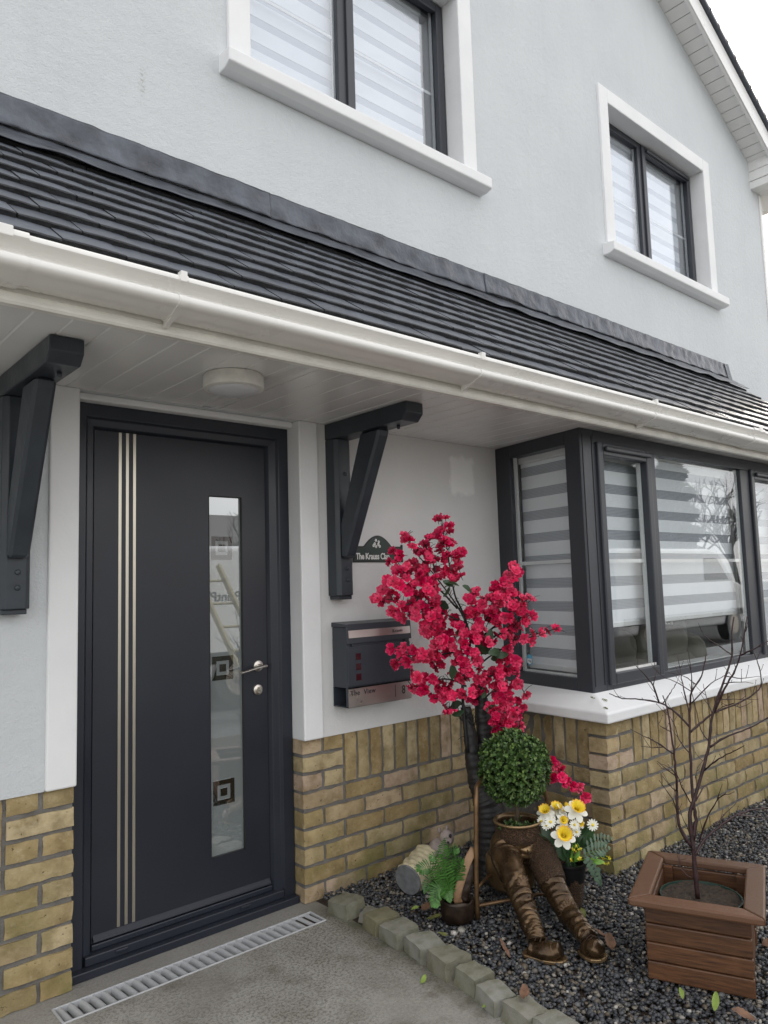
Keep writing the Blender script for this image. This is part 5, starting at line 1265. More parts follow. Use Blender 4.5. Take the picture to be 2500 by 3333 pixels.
# ================================================================== THINGS ON THE WALL
mbx = thing('mailbox', (.35, -.055, .785), 'dark grey wall mailbox reading The View and 8 on a steel plate', 'mailbox')
X0, X1, Y0 = .164, .532, -.108
b = MB(); b.box(X0, X1, Y0 + .002, -.006, .868, 1.125); b.build('body', 'mailbox_paint', mbx, bevel=.003)
b = MB(); b.box(X0, X1, -.010, -.006, .785, .868); b.box(X0, X0 + .004, Y0, Y0 + .012, .785, .868); b.box(X1 - .004, X1, Y0, -.010, .785, .868); b.box(X0, X1 - .004, Y0, -.010, .785, .789); b.build('paper_holder', 'mailbox_paint', mbx)
b = MB(); b.prism([(X0 - .004, -.006, 1.146), (X0 - .004, Y0 - .006, 1.139), (X0 - .004, Y0 - .010, 1.055), (X0 - .004, Y0 - .004, 1.055), (X0 - .004, Y0, 1.126), (X0 - .004, -.006, 1.126)], (X1 - X0 + .008, 0, 0)); lid = b.build('lid', 'mailbox_paint', mbx, bevel=.002)
b = MB(); b.prism([(X0 + .004, Y0 - .0095, 1.112), (X0 + .004, Y0 - .0115, 1.080), (X0 + .004, Y0 - .008, 1.080), (X0 + .004, Y0 - .006, 1.112)], (X1 - X0 - .008, 0, 0)); b.build('lid_strip', 'mailbox_plate', mbx)
text_obj('name_text', 'Krauss', .021, 'text_dark', mbx, (.418, Y0 - .0125, 1.090), (1, 0, 0), (0, 0, 1), .0003, space=1.08)
b = MB(); b.box(X0 + .002, X1 - .002, Y0 - .004, Y0 + .001, .874, 1.043); b.build('front_panel', 'mailbox_paint', mbx, bevel=.002)
for zc in (.998, .955, .911):
    b = MB(); b.box(.209, .237, Y0 - .0052, Y0 - .0042, zc - .014, zc + .014); b.build('viewing_window', 'red_reflection', mbx)
b = MB(); b.box(X0 + .002, X1 - .002, Y0 - .004, Y0 - .0005, .787, .864); b.build('name_plate', 'mailbox_plate', mbx)
text_obj('house_name', 'The  View', .030, 'text_dark', mbx, (.175, Y0 - .0052, .836), (1, 0, 0), (0, 0, 1), .0003, space=1.12, bold=.0006)
text_obj('house_number', '8', .052, 'text_dark', mbx, (.470, Y0 - .0052, .812), (1, 0, 0), (0, 0, 1), .0003, bold=.0012, xscale=.85)
MB().box(.4305, .4325, Y0 - .0055, Y0 - .0042, .803, .856).build('divider', 'text_dark', mbx)
for x in (X0 + .028, X1 - .028):
    b = MB(); b.lathe([(.006, 0), (.006, .004)], (x, Y0 - .002, 1.049), 10, (0, -1, 0)); b.build('hinge_pin', 'mailbox_paint', mbx)

sg = thing('house_sign', (.445, -.006, 1.409), 'green arched house sign with white blossoms reading The Krauss Clan', 'sign')
def sign_outline(inset, n=24):
    x0, x1, z0, zs, zt = .291 + inset, .600 - inset, 1.409 + inset, 1.484 - inset, 1.535 - inset
    pts = [(x0, z0), (x1, z0), (x1, zs)]
    for i in range(n + 1):
        u = i / n; x = .535 - (.535 - .352) * u
        t = (x - .443) / .085
        z = zs + (zt - zs) * max(0, 1 - abs(t) ** 1.9) ** (1.0) if abs(t) < 1 else zs
        pts.append((x, z))
    pts.append((x0, zs))
    return pts
MB().prism([(x, -.008, z) for x, z in sign_outline(0)], (0, .007, 0)).build('plate', 'sign_black', sg)
MB().prism([(x, -.0098, z) for x, z in sign_outline(.007)], (0, .0017, 0)).build('field', 'sign_green', sg)
text_obj('sign_text', 'The Krauss Clan', .040, 'sign_white', sg, (.307, -.0106, 1.424), (1, 0, 0), (0, 0, 1), .0004, space=.95, bold=.0012, xscale=.80)
for cx, cz in ((.430, 1.512), (.447, 1.505), (.415, 1.487), (.430, 1.483), (.452, 1.484), (.444, 1.493), (.422, 1.496)):
    b = MB()
    for k in range(5):
        a = k * 1.2566 + cx * 40
        b.ball((cx + .0045 * math.cos(a), -.0100, cz + .0045 * math.sin(a)), (.0032, .0007, .0032), 8, 4)
    b.build('painted_flower', 'sign_white', sg)
for x in (.296, .594):
    b = MB(); b.lathe([(.006, 0), (.006, .008)], (x, -.001, 1.487), 12, (0, -1, 0)); b.build('fixing_lug', 'sign_black', sg)

lt = thing('porch_light', (-.572, -.460, 2.030), 'round white bulkhead light under the porch soffit above the door', 'light')
b = MB(); b.lathe([(.099, 0), (.1025, -.005), (.1035, -.038), (.100, -.046), (.086, -.049)], (-.572, -.460, 2.029), 40, cap0=True, cap1=True); b.build('housing', 'lamp_shell', lt, smooth=True, sharp=40)
b = MB(); b.lathe([(.085, -.0495), (.080, -.054), (.064, -.060), (.04, -.065), (.016, -.0675), (.002, -.068)], (-.572, -.460, 2.029), 40); b.build('diffuser', 'lamp_diffuser', lt, smooth=True, sharp=50)

# ================================================================== DRAIN AND EDGING
dr = thing('drain_channel', (-.52, -.12, -.05), 'grey slotted drain channel set in concrete before the door', 'drain')
b = MB(); b.box(DX0, DX1, DY0, DY1, -.07, -.055); b.build('trough', 'dark_inside', dr)
b = MB(); b.box(DX0, DX1, DY0, DY0 + .007, -.055, .004); b.box(DX0, DX1, DY1 - .007, DY1, -.055, .004); b.box(DX0, DX0 + .008, DY0 + .007, DY1 - .007, -.055, .004); b.box(DX1 - .008, DX1, DY0 + .007, DY1 - .007, -.055, .004); b.build('frame', 'drain_plastic', dr, bevel=.003)
nb = 28; pitch = (DX1 - DX0 - .016) / nb
bar = MB()
for i, (u, zz) in enumerate(((0, -.030), (.003, -.008), (.007, -.0015), (.012, .001), (.017, .0))):
    pass
prof = [(0, -.016), (.001, -.009), (.004, -.002), (.009, .002), (.014, .002), (.018, -.001), (.021, -.007), (.022, -.016)]
bar.prism([(u, 0, z) for u, z in prof], (-.006, DY1 - DY0 - .014, 0))
bme = bar.mesh('grate_bar', 'drain_plastic', smooth=True, sharp=50)
for i in range(nb):
    inst('grate_bar', bme, dr, (DX0 + .008 + pitch * (i + .5) - .008, DY0 + .007, 0))

edging = thing('stone_edging', (.03, -.7, 0), 'row of rough stone setts edging the gravel bed beside the driveway', 'edging')
def sett_mesh(lx, ly, h, seed):
    b = MB(); n_ = 4
    bm = bmesh.new(); bmesh.ops.create_cube(bm, size=1); bmesh.ops.subdivide_edges(bm, edges=bm.edges[:], cuts=3, use_grid_fill=True)
    for v in bm.verts:
        c = v.co.copy()
        tp = .95 if c.z > 0 else 1.0
        rr = max(abs(c.x), abs(c.y), abs(c.z))
        edge = sum(1 for q in c if abs(q) > .45)
        k = 1 - (.008 if edge == 2 else .035 if edge == 3 else 0)
        p = Vector((c.x * lx * tp, c.y * ly * tp, c.z * h)) * k
        d_ = Vector((nz(c.x * 2 + seed, c.y * 2, c.z * 2), nz(c.x * 2, c.y * 2 + seed, c.z * 2 + 5), nz(c.x * 2 + 9, c.y * 2, c.z * 2 + seed)))
        v.co = p + d_ * .008
    me_ = bpy.data.meshes.new('sett'); bm.to_mesh(me_); bm.free()
    me_.polygons.foreach_set('use_smooth', [True] * len(me_.polygons)); me_.set_sharp_from_angle(angle=math.radians(32))
    me_.materials.append(MATS['sett_stone'])
    return me_
SETT = [(.082, -.170, .098, .100, .055, .1), (.110, -.275, .075, .055, .03, .5), (.088, -.375, .100, .085, .055, -.15), (.075, -.497, .100, .098, .055, -.1), (.070, -.637, .098, .108, .05, -.28), (.045, -.778, .100, .105, .06, -.2), (.032, -.905, .082, .092, .055, -.12), (.000, -1.022, .080, .098, .05, -.3), (-.010, -1.142, .092, .098, .05, -.1), (-.008, -1.252, .086, .092, .05, -.2), (-.03, -1.36, .09, .1, .05, .1), (-.04, -1.475, .09, .1, .05, -.1)]
for i, (x, y, lx, ly, zt, rz) in enumerate(SETT):
    h = .095
    o = inst('sett', sett_mesh(lx * 1.12, ly * 1.14, h, i * 2.7), edging, (x, y, zt - h / 2 - .002), Euler((rnd.uniform(-.06, .06), rnd.uniform(-.07, .07), rz)).to_quaternion())

# ================================================================== WOODEN PLANTER AND SAPLING
pc = Vector((.668, -1.362, 0)); ua = math.radians(-68.0)
pu = Vector((math.cos(ua), math.sin(ua), 0)); pv = Vector((-pu.y, pu.x, 0))     # pu across the front, pv to the back
planter = thing('wooden_planter', (pc.x, pc.y, .02), 'square brown stained wooden planter with wide mitred rim on the gravel', 'planter')
BW, BD, PH = .150, .190, .252
bh = (PH - .03) / 4
for i in range(4):
    z0 = .022 + i * (bh + .0025)
    for sgn, along, acr, hw, hd in ((-1, pu, pv, BW, BD), (1, pu, pv, BW, BD), (-1, pv, pu, BD, BW), (1, pv, pu, BD, BW)):
        b = MB(); L2 = hw + (.006 if along is pu else -.016)
        o_ = pc + acr * (sgn * hd) - along * L2 + Vector((0, 0, z0))
        b.obox(o_ - (acr * .016 if sgn > 0 else Vector()), along * 2 * L2, acr * .016, Vector((0, 0, bh)))
        b.build('board', 'stained_wood', planter, bevel=.004)
for su in (-1, 1):
    for sv in (-1, 1):
        b = MB(); c_ = pc + pu * su * (BW - .030) + pv * sv * (BD - .034)
        b.obox(c_ - pu * .014 - pv * .014 + Vector((0, 0, .016)), pu * .028, pv * .028, Vector((0, 0, PH - .01)))
        b.build('corner_post', 'stained_wood', planter)
RU, RV, RWD, RZ0, RZ1 = .198, .236, .062, PH + .004, PH + .028
def mitre(a, b_, ain, bin_):
    m_ = MB(); lo = [a, b_, bin_, ain]
    m_.prism([Vector((p.x, p.y, RZ0)) for p in lo], (0, 0, RZ1 - RZ0)); m_.build('rim_board', 'stained_wood_flat', planter, bevel=.006)
oc = [pc - pu * RU - pv * RV, pc + pu * RU - pv * RV, pc + pu * RU + pv * RV, pc - pu * RU + pv * RV]
ic = [pc - pu * (RU - RWD) - pv * (RV - RWD), pc + pu * (RU - RWD) - pv * (RV - RWD), pc + pu * (RU - RWD) + pv * (RV - RWD), pc - pu * (RU - RWD) + pv * (RV - RWD)]
for i in range(4):
    mitre(oc[i], oc[(i + 1) % 4], ic[i], ic[(i + 1) % 4])
pot = thing('nursery_pot', (pc.x, pc.y, .03), 'round green plastic pot of soil inside the wooden planter', 'pot')
b = MB(); b.lathe([(.085, .03), (.128, .226), (.131, .228), (.131, .232), (.126, .232), (.121, .212)], (pc.x, pc.y, 0), 32, cap1=False); b.build('pot_wall', 'pot_green', pot, smooth=True, sharp=40)
b = MB()
for i in range(9):
    r = .1255 * i / 8
    for k in range(28):
        a = 2 * math.pi * k / 28
        x, y = pc.x + r * math.cos(a), pc.y + r * math.sin(a)
        b.v.append((x, y, (.227) + .010 * nz(x * 30, y * 30) + .006 * nz(x * 80, y * 80, 2)))
for i in range(8):
    for k in range(28):
        b.f.append((i * 28 + k, i * 28 + (k + 1) % 28, (i + 1) * 28 + (k + 1) % 28, (i + 1) * 28 + k)); b.mi.append(0)
b.build('soil', 'soil', pot, smooth=True)

def smooth_path(pts, n=4):
    pts = [Vector(p) for p in pts]
    if len(pts) < 3: return pts
    out_ = []
    ext = [pts[0] * 2 - pts[1]] + pts + [pts[-1] * 2 - pts[-2]]
    for i in range(1, len(ext) - 2):
        p0, p1, p2, p3 = ext[i - 1], ext[i], ext[i + 1], ext[i + 2]
        for k in range(n):
            t = k / n
            out_.append(.5 * ((2 * p1) + (p2 - p0) * t + (2 * p0 - 5 * p1 + 4 * p2 - p3) * t * t + (3 * p1 - p0 - 3 * p2 + p3) * t ** 3))
    out_.append(pts[-1])
    return out_
sap = thing('bare_sapling', (pc.x, pc.y, .2), 'leafless young tree with dark purple branches growing in the wooden planter', 'tree')
for i, (r0, pts) in enumerate(SAPLING):
    r0 *= 1.2
    path = smooth_path(pts, 4)
    n_ = len(path)
    taper = .45 if i < 2 else .35
    b = MB()
    rads = []
    for k in range(n_):
        u = k / max(1, n_ - 1)
        rr = r0 * (1 - u) + r0 * taper * u if i > 2 else r0 * (1.12 - u * .80)
        if k % 7 == 3: rr *= 1.22
        rads.append(max(rr, .0008))
    path = [p + Vector((nz(k * .9, i, 1), nz(k * .9, i, 2), nz(k * .9, i, 3))) * .003 for k, p in enumerate(path)]
    b.tube(path, rads, 7)
    if i >= 2:
        # side twigs with buds
        for k in range(2, n_ - 1, 3):
            if rnd.random() < .75:
                p = path[k]; t = (path[k] - path[k - 1]).normalized()
                s_ = Vector((rnd.uniform(-1, 1), rnd.uniform(-1, 1), rnd.uniform(-.1, 1))).normalized()
                dvec = (t * .6 + s_ * .8).normalized(); L = rnd.uniform(.02, .055)
                b.tube([p, p + dvec * L * .5, p + dvec * L + Vector((0, 0, .006))], [.0011, .0009, .0006], 5)
                b.ball(p + dvec * L + Vector((0, 0, .006)), .0016, 6, 4)
    b.build('trunk' if i == 0 else 'branch', 'sapling_bark', sap, smooth=True)

# ================================================================== BLOSSOM TREE
bt = thing('blossom_tree', (.71, -.406, .01), 'artificial tree with deep pink blossoms and black trunk in the corner by the bay', 'tree')
def ringed_trunk(pts, radii, seg=14):
    path = smooth_path(pts, 14); n_ = len(path); b = MB(); rr = []
    for k in range(n_):
        u = k / (n_ - 1); j = u * (len(radii) - 1); i0 = min(int(j), len(radii) - 2)
        r = radii[i0] + (radii[i0 + 1] - radii[i0]) * (j - i0)
        ph = (k * .30 + .5 * nz(k * .1, 4)) % 1.0
        rr.append(r * (1 + .10 * (ph ** 1.5) + .05 * nz(k * .23, 7)))
    b.tube(path, rr, seg)
    b.v = [tuple(Vector(p) + Vector((nz(p[0] * 60, p[1] * 60, p[2] * 30), nz(p[1] * 60, p[2] * 30, 3), nz(p[0] * 60, p[2] * 45, 9))) * .004) for p in b.v]
    return b
ringed_trunk(BLOSSOM_TRUNK, [.078, .076, .070, .060, .046, .036, .029, .022]).build('trunk', 'trunk_black', bt, smooth=True)
ringed_trunk(BLOSSOM_TRUNK_B, [.050, .045, .038, .033, .030, .018]).build('trunk', 'trunk_black', bt, smooth=True)
for i, pts in enumerate(BLOSSOM_STEMS):
    path = smooth_path(pts, 5); n_ = len(path)
    r0 = .0075 if i == 0 else .0045
    b = MB(); b.tube(path, [max(.0015, r0 * (1 - .75 * k / (n_ - 1))) for k in range(n_)], 6)
    for k in range(2, n_, 2):          # short side twigs that carry the flowers
        p = path[k]
        for q in range(2):
            v = Vector((rnd.uniform(-1, 1), rnd.uniform(-1, .4), rnd.uniform(-.3, 1))).normalized() * rnd.uniform(.02, .05)
            b.tube([p, p + v * .6 + Vector((0, 0, .004)), p + v], [.0014, .0012, .001], 4)
    b.build('branch', 'stem_black', bt, smooth=True)
for z in (.565, 1.10):
    pp = (.668, -.405, z) if z < 1 else (.628, -.376, z)
    b = MB(); b.tube([(pp[0], pp[1], pp[2] - .03), (pp[0] - .008, pp[1] + .004, pp[2] + .035)], [.009, .0085], 10); b.build('stem_socket', 'stem_black', bt, smooth=True, sharp=40)
def blossom_mesh(seed, R_=.0262):
    b = MB(); rr = random.Random(seed)
    for layer in (0, 1):
        n_ = 25; c0 = len(b.v); off = layer * .63 + rr.random()
        sc = 1.0 if layer == 0 else .62
        b.v.append((0, 0, .002 + layer * .003))
        for ri, (rf, zf) in enumerate(((.35, .10), (.70, .24), (1.0, .34))):
            for k in range(n_):
                a = 2 * math.pi * k / n_ + off
                lobe = .66 + .34 * abs(math.cos(2.5 * a)) ** .45
                ruf = (.05 * math.sin(a * 11 + seed) + .06 * nz(a * 2, seed, ri)) * rf
                r = R_ * sc * rf * (lobe if ri else 1) * (1 + ruf * .6)
                z = R_ * sc * (zf * (.8 + .5 * layer) + (.16 * math.sin(a * 8 + seed * 2) + .16 * nz(a * 3, seed, 5)) * rf ** 2) + layer * .003
                b.v.append((r * math.cos(a), r * math.sin(a), z))
        for k in range(n_):
            b.f.append((c0, c0 + 1 + k, c0 + 1 + (k + 1) % n_)); b.mi.append(0)
            for ri in range(2):
                p0 = c0 + 1 + ri * n_
                b.f.append((p0 + k, p0 + n_ + k, p0 + n_ + (k + 1) % n_, p0 + (k + 1) % n_)); b.mi.append(0)
    b.cur = 1
    for k in range(5):
        a = k * 1.2566 + seed
        b.tube([(0, 0, .003), (.0035 * math.cos(a), .0035 * math.sin(a), .012)], [.0005, .0007], 4)
    b.tube([(0, 0, -.020), (0, 0, -.004), (0, 0, .001)], [.0010, .0016, .0035], 6)
    return b.mesh('blossom', ['blossom_petal', 'stem_black'], smooth=True, sharp=60)
bls = [blossom_mesh(1.3 + k * 2.1) for k in range(5)]
tc_ = Vector((.62, -.37, 1.05)); tocam = Vector((-.65, -.74, .05))
for p in BLOSSOMS:
    p = Vector(p)
    n_ = ((p - tc_).normalized() * .7 + tocam * .75 + Vector((rnd.gauss(0, .45), rnd.gauss(0, .45), rnd.gauss(.12, .45)))).normalized()
    q = n_.to_track_quat('Z', 'Y') @ Quaternion((0, 0, 1), rnd.uniform(0, 6.28))
    s_ = rnd.uniform(.80, 1.12)
    inst('blossom', rnd.choice(bls), bt, p, q, (s_, s_, s_ * rnd.uniform(.8, 1.7)))
more = MB()
for p in BLOSSOMS_MORE:
    p = Vector(p)
    n_ = ((p - tc_).normalized() * .7 + tocam * .75 + Vector((rnd.gauss(0, .45), rnd.gauss(0, .45), rnd.gauss(.12, .45)))).normalized()
    q = n_.to_track_quat('Z', 'Y') @ Quaternion((0, 0, 1), rnd.uniform(0, 6.28)); s_ = rnd.uniform(.80, 1.12); me_ = rnd.choice(bls); b0 = len(more.v)
    more.v += [tuple(p + q @ (v.co * s_)) for v in me_.vertices]
    for f in me_.polygons:
        more.f.append(tuple(b0 + i for i in f.vertices)); more.mi.append(f.material_index)
tag(more.build('inner_blossoms', ['blossom_petal_plain', 'stem_black'], bt, smooth=True, sharp=60), kind='stuff')
def leaf_mesh(name, mat_, L, Wd, fold=.25, curl=.3, n=6, serr=0.):
    b = MB()
    for i in range(n + 1):
        u = i / n; w_ = Wd * math.sin(math.pi * min(1, u * .92 + .04)) ** .8 * (1 + serr * (i % 2))
        z = -curl * L * u * u
        b.v += [(-w_ / 2, L * u, z + fold * w_ / 2), (0, L * u, z), (w_ / 2, L * u, z + fold * w_ / 2)]
    for i in range(n):
        a = i * 3
        b.f += [(a, a + 1, a + 4, a + 3), (a + 1, a + 2, a + 5, a + 4)]; b.mi += [0, 0]
    return b.mesh(name, mat_, smooth=True)
blm = leaf_mesh('leaf', 'blossom_leaf', .062, .034, serr=.12)
for p in BLOSSOM_LEAVES:
    n_ = (tocam + Vector((rnd.gauss(0, .5), rnd.gauss(0, .5), rnd.gauss(.2, .4)))).normalized()
    inst('leaf', blm, bt, p, n_.to_track_quat('Z', 'Y') @ Quaternion((0, 0, 1), rnd.uniform(0, 6.28)), rnd.uniform(.8, 1.2))

# ================================================================== BRONZE TROUSERS PLANTER ON ITS CHAIR
tp = thing('trouser_planter', (.55, -.75, .02), 'bronze garden planter shaped like seated trousers and boots on a tubular chair', 'garden ornament')
WC = Vector((.585, -.652, 0))
def sweep_leg(pts, radii, seed, flat=1.0, folds=1.0, n=30, per=16, ncr=20, lo=.25):
    """moulded leather tube: smooth skin cut by slanting creases, denser towards the far end"""
    path = smooth_path(pts, per); m_ = len(path); b = MB(); rr_ = random.Random(seed)
    cr = [(lo + (1 - lo) * rr_.random() ** .8, rr_.uniform(0, 6.28), rr_.uniform(.008, .018), rr_.uniform(.5, 1.0), rr_.uniform(-.05, .05), rr_.uniform(0, 6.28)) for _ in range(ncr)]
    ref = Vector((0, 0, 1))
    for k, p in enumerate(path):
        u = k / (m_ - 1); j = u * (len(radii) - 1); i0 = min(int(j), len(radii) - 2)
        r = radii[i0] + (radii[i0 + 1] - radii[i0]) * (j - i0)
        t = (path[min(k + 1, m_ - 1)] - path[max(k - 1, 0)]).normalized()
        s_ = t.cross(ref).normalized(); up = s_.cross(t).normalized()
        for q in range(n):
            a = 2 * math.pi * q / n; dsp = 0.
            for uc, al, wd, am_, tilt_, ph in cr:
                x = (u - uc - tilt_ * math.sin(a + ph)) / wd
                if abs(x) < 4:
                    win = max(0, math.cos((a - al) * .5)) ** 4
                    dsp += am_ * win * (-math.exp(-x * x) + .65 * math.exp(-((abs(x) - 1.7) / .9) ** 2))
            dsp += .5 * nz(u * 7 + seed, math.cos(a) * .8, math.sin(a) * .8)
            b.v.append(tuple(p + (s_ * math.cos(a) + up * math.sin(a) * flat) * r * (1 + folds * .085 * dsp)))
    for k in range(m_ - 1):
        for q in range(n):
            b.f.append((k * n + q, k * n + (q + 1) % n, (k + 1) * n + (q + 1) % n, (k + 1) * n + q)); b.mi.append(0)
    b.f.append(tuple(reversed(range(n)))); b.mi.append(0)
    b.f.append(tuple((m_ - 1) * n + q for q in range(n))); b.mi.append(0)
    return b
sweep_leg(LEG_A, [.056, .062, .061, .051, .043, .041, .036, .033, .031], 1.3, folds=1.5, ncr=34).build('trouser_leg', 'bronze', tp, smooth=True)
sweep_leg(LEG_B, [.056, .060, .058, .050, .045, .042, .037, .033, .031], 5.1, folds=1.5, ncr=34).build('trouser_leg', 'bronze', tp, smooth=True)
# hips and belly joining the legs to the pot
b = MB(); b.ball((WC.x + .005, WC.y - .008, .246), (.084, .082, .058), 40, 24, .22, 3.4, 3); b.build('hips', 'bronze', tp, smooth=True)
def boot(pts, toe_dir, seed, name='boot'):
    b = sweep_leg(pts, [.030, .038, .039, .037, .028], seed, flat=.80, folds=1.0, n=24, per=10, ncr=9, lo=.0)
    o = b.build(name, 'bronze', tp, smooth=True)
    s_ = MB(); p0, p1 = Vector(pts[0]), Vector(pts[-1]); t = (p1 - p0); t.z = 0; t.normalize(); sd_ = Vector((-t.y, t.x, 0))
    poly = []
    zz = .022
    L = (p1 - p0).length
    for u, w_ in ((-.18, .018), (-.1, .030), (.2, .036), (.6, .042), (.9, .038), (1.10, .024), (1.18, .010)):
        poly.append((p0 + t * L * u + sd_ * w_))
    for u, w_ in reversed(((-.18, .018), (-.1, .030), (.2, .036), (.6, .042), (.9, .038), (1.10, .024), (1.18, .010))):
        poly.append((p0 + t * L * u - sd_ * w_))
    s_.prism([Vector((q.x, q.y, min(p0.z, p1.z) - .030)) for q in poly], (0, 0, .012)); s_.build('sole', 'bronze', o, bevel=.003)
    for k in range(3):
        l_ = MB(); q0 = p0 + t * L * (.25 + .16 * k); l_.tube([q0 + sd_ * .02 + Vector((0, 0, .030)), q0 + Vector((0, 0, .037)), q0 - sd_ * .02 + Vector((0, 0, .030))], .0022, 6); l_.build('lace', 'bronze_mesh', o, smooth=True)
    return o
boot(BOOT_A, None, 2.2); boot(BOOT_B, None, 7.7)
b = MB(); b.lathe([(.074, .262), (.088, .285), (.090, .300), (.086, .318), (.092, .338)], (WC.x, WC.y, 0), 36, cap0=False, cap1=False); b.v = [tuple(Vector(p) + Vector((nz(p[0] * 40, p[1] * 40, p[2] * 60), nz(p[1] * 40, p[2] * 60, 3), 0)) * .005) for p in b.v]; b.build('mesh_waistband', 'bronze_mesh', tp, smooth=True)
b = MB(); b.lathe([(.082, .262), (.084, .335), (.094, .340), (.097, .346), (.094, .352), (.087, .350), (.082, .338), (.080, .315)], (WC.x, WC.y, 0), 40, cap0=False, cap1=False); b.build('pot_rim', 'bronze', tp, smooth=True)
b = MB(); b.lathe([(.082, .318), (.05, .323), (.01, .322)], (WC.x, WC.y, 0), 24, cap0=False); b.build('planter_soil', 'soil', tp, smooth=True)
# burlap draped over the right thigh
def mesh_wrap(pts, radii, seed):
    return sweep_leg(pts, radii, seed, folds=.8, n=26, per=12, ncr=6)
mesh_wrap([LEG_B[1], LEG_B[2], LEG_B[3], tuple(Vector(LEG_B[3]).lerp(Vector(LEG_B[4]), .35))], [.063, .0615, .0555, .0525], 5.1).build('netting_wrap', 'bronze_mesh', tp, smooth=True)
def patch(center, nrm, up, w_, h_, name='patch'):
    b = MB(); n_ = Vector(nrm).normalized(); u = Vector(up) - n_ * Vector(up).dot(n_); u.normalize(); s_ = u.cross(n_)
    for j in range(7):
        for i in range(6):
            a = (i / 5 - .5); c_ = (j / 6 - .5)
            b.v.append(tuple(Vector(center) + s_ * a * w_ + u * c_ * h_ - n_ * (a * a * w_ * .9) + Vector((nz(i, j, 1), nz(i, j, 2), nz(i, j, 3))) * .002))
    for j in range(6):
        for i in range(5):
            k = j * 6 + i
            b.f.append((k, k + 1, k + 7, k + 6)); b.mi.append(0)
    o = b.build(name, 'bronze_patch', tp, smooth=True)
    sm_ = o.modifiers.new('thickness', 'SOLIDIFY'); sm_.thickness = .006
    st = MB()
    for k in range(16):
        a = k / 16 * 2 * math.pi; p = Vector(center) + s_ * math.cos(a) * w_ * .52 + u * math.sin(a) * h_ * .54 - n_ * ((math.cos(a) * .5) ** 2 * w_ * .9)
        dv_ = (s_ * math.cos(a) + u * math.sin(a)) * .010
        st.tube([p - dv_ * .8 + n_ * .004, p + n_ * .007, p + dv_ + n_ * .001], .0013, 4)
    st.build('stitching', 'bronze_mesh', o)
tc2_ = Vector((-.62, -.72, .35))
patch(Vector(LEG_A[4]) + tc2_.normalized() * .047 + Vector((.012, -.008, .0)), tc2_ + Vector((.4, -.2, 0)), Vector(LEG_A[3]) - Vector(LEG_A[5]), .046, .080)
patch(Vector(LEG_B[5]) + tc2_.normalized() * .046, tc2_, Vector(LEG_B[4]) - Vector(LEG_B[6]), .060, .055)
# belt, drawstring and ragged threads
b = MB()
for k in range(34):
    a = rnd.uniform(0, 6.28); base = Vector(LEG_A[1]).lerp(Vector(LEG_A[2]), rnd.random()) + tc2_.normalized() * .066
    p = base + Vector((rnd.uniform(-.02, .02), rnd.uniform(-.02, .02), rnd.uniform(-.008, .014)))
    v = Vector((rnd.uniform(-1, 1), rnd.uniform(-1, 1), rnd.uniform(-1, .6))).normalized() * .010
    b.tube([p, p + v + Vector((0, 0, .004)), p + v * 1.8], .0011, 4)
b.build('frayed_threads', 'bronze_mesh', tp)
b = MB(); q0 = Vector((.540, -.735, .262))
b.tube(smooth_path([q0, q0 + Vector((-.008, -.02, -.02)), q0 + Vector((.006, -.032, -.045)), q0 + Vector((.018, -.030, -.075)), q0 + Vector((.010, -.036, -.088)), q0 + Vector((.022, -.032, -.070))], 4), .0024, 6)
b.tube(smooth_path([q0 + Vector((.03, -.02, .01)), q0 + Vector((.012, -.028, -.03)), q0 + Vector((.028, -.036, -.06))], 4), .0022, 6)
b.build('drawstring', 'bronze_mesh', tp, smooth=True)
# chair: seat drum and tubular frame
b = MB(); b.lathe([(.080, .065), (.098, .085), (.104, .140), (.102, .185), (.094, .196), (.01, .198)], (.615, -.585, 0), 36); b.build('seat', 'bronze', tp, smooth=True, sharp=50)
HL = [(.372, -.612, .02), (.378, -.610, .20), (.392, -.608, .40), (.408, -.600, .475), (.440, -.585, .505), (.60, -.545, .53), (.76, -.575, .515), (.805, -.600, .470), (.826, -.612, .40), (.836, -.620, .30), (.842, -.625, .02)]
b = MB(); b.tube(smooth_path(HL, 5), .0095, 10); b.build('chair_hoop', 'bronze_tube', tp, smooth=True)
b = MB(); b.tube([(.378, -.614, .066), (.62, -.70, .062), (.70, -.74, .058)], .007, 8); b.build('stretcher', 'bronze_tube', tp, smooth=True)
b = MB(); b.tube([(.380, -.606, .125), (.50, -.560, .128), (.838, -.600, .125)], .006, 8); b.build('stretcher', 'bronze_tube', tp, smooth=True)

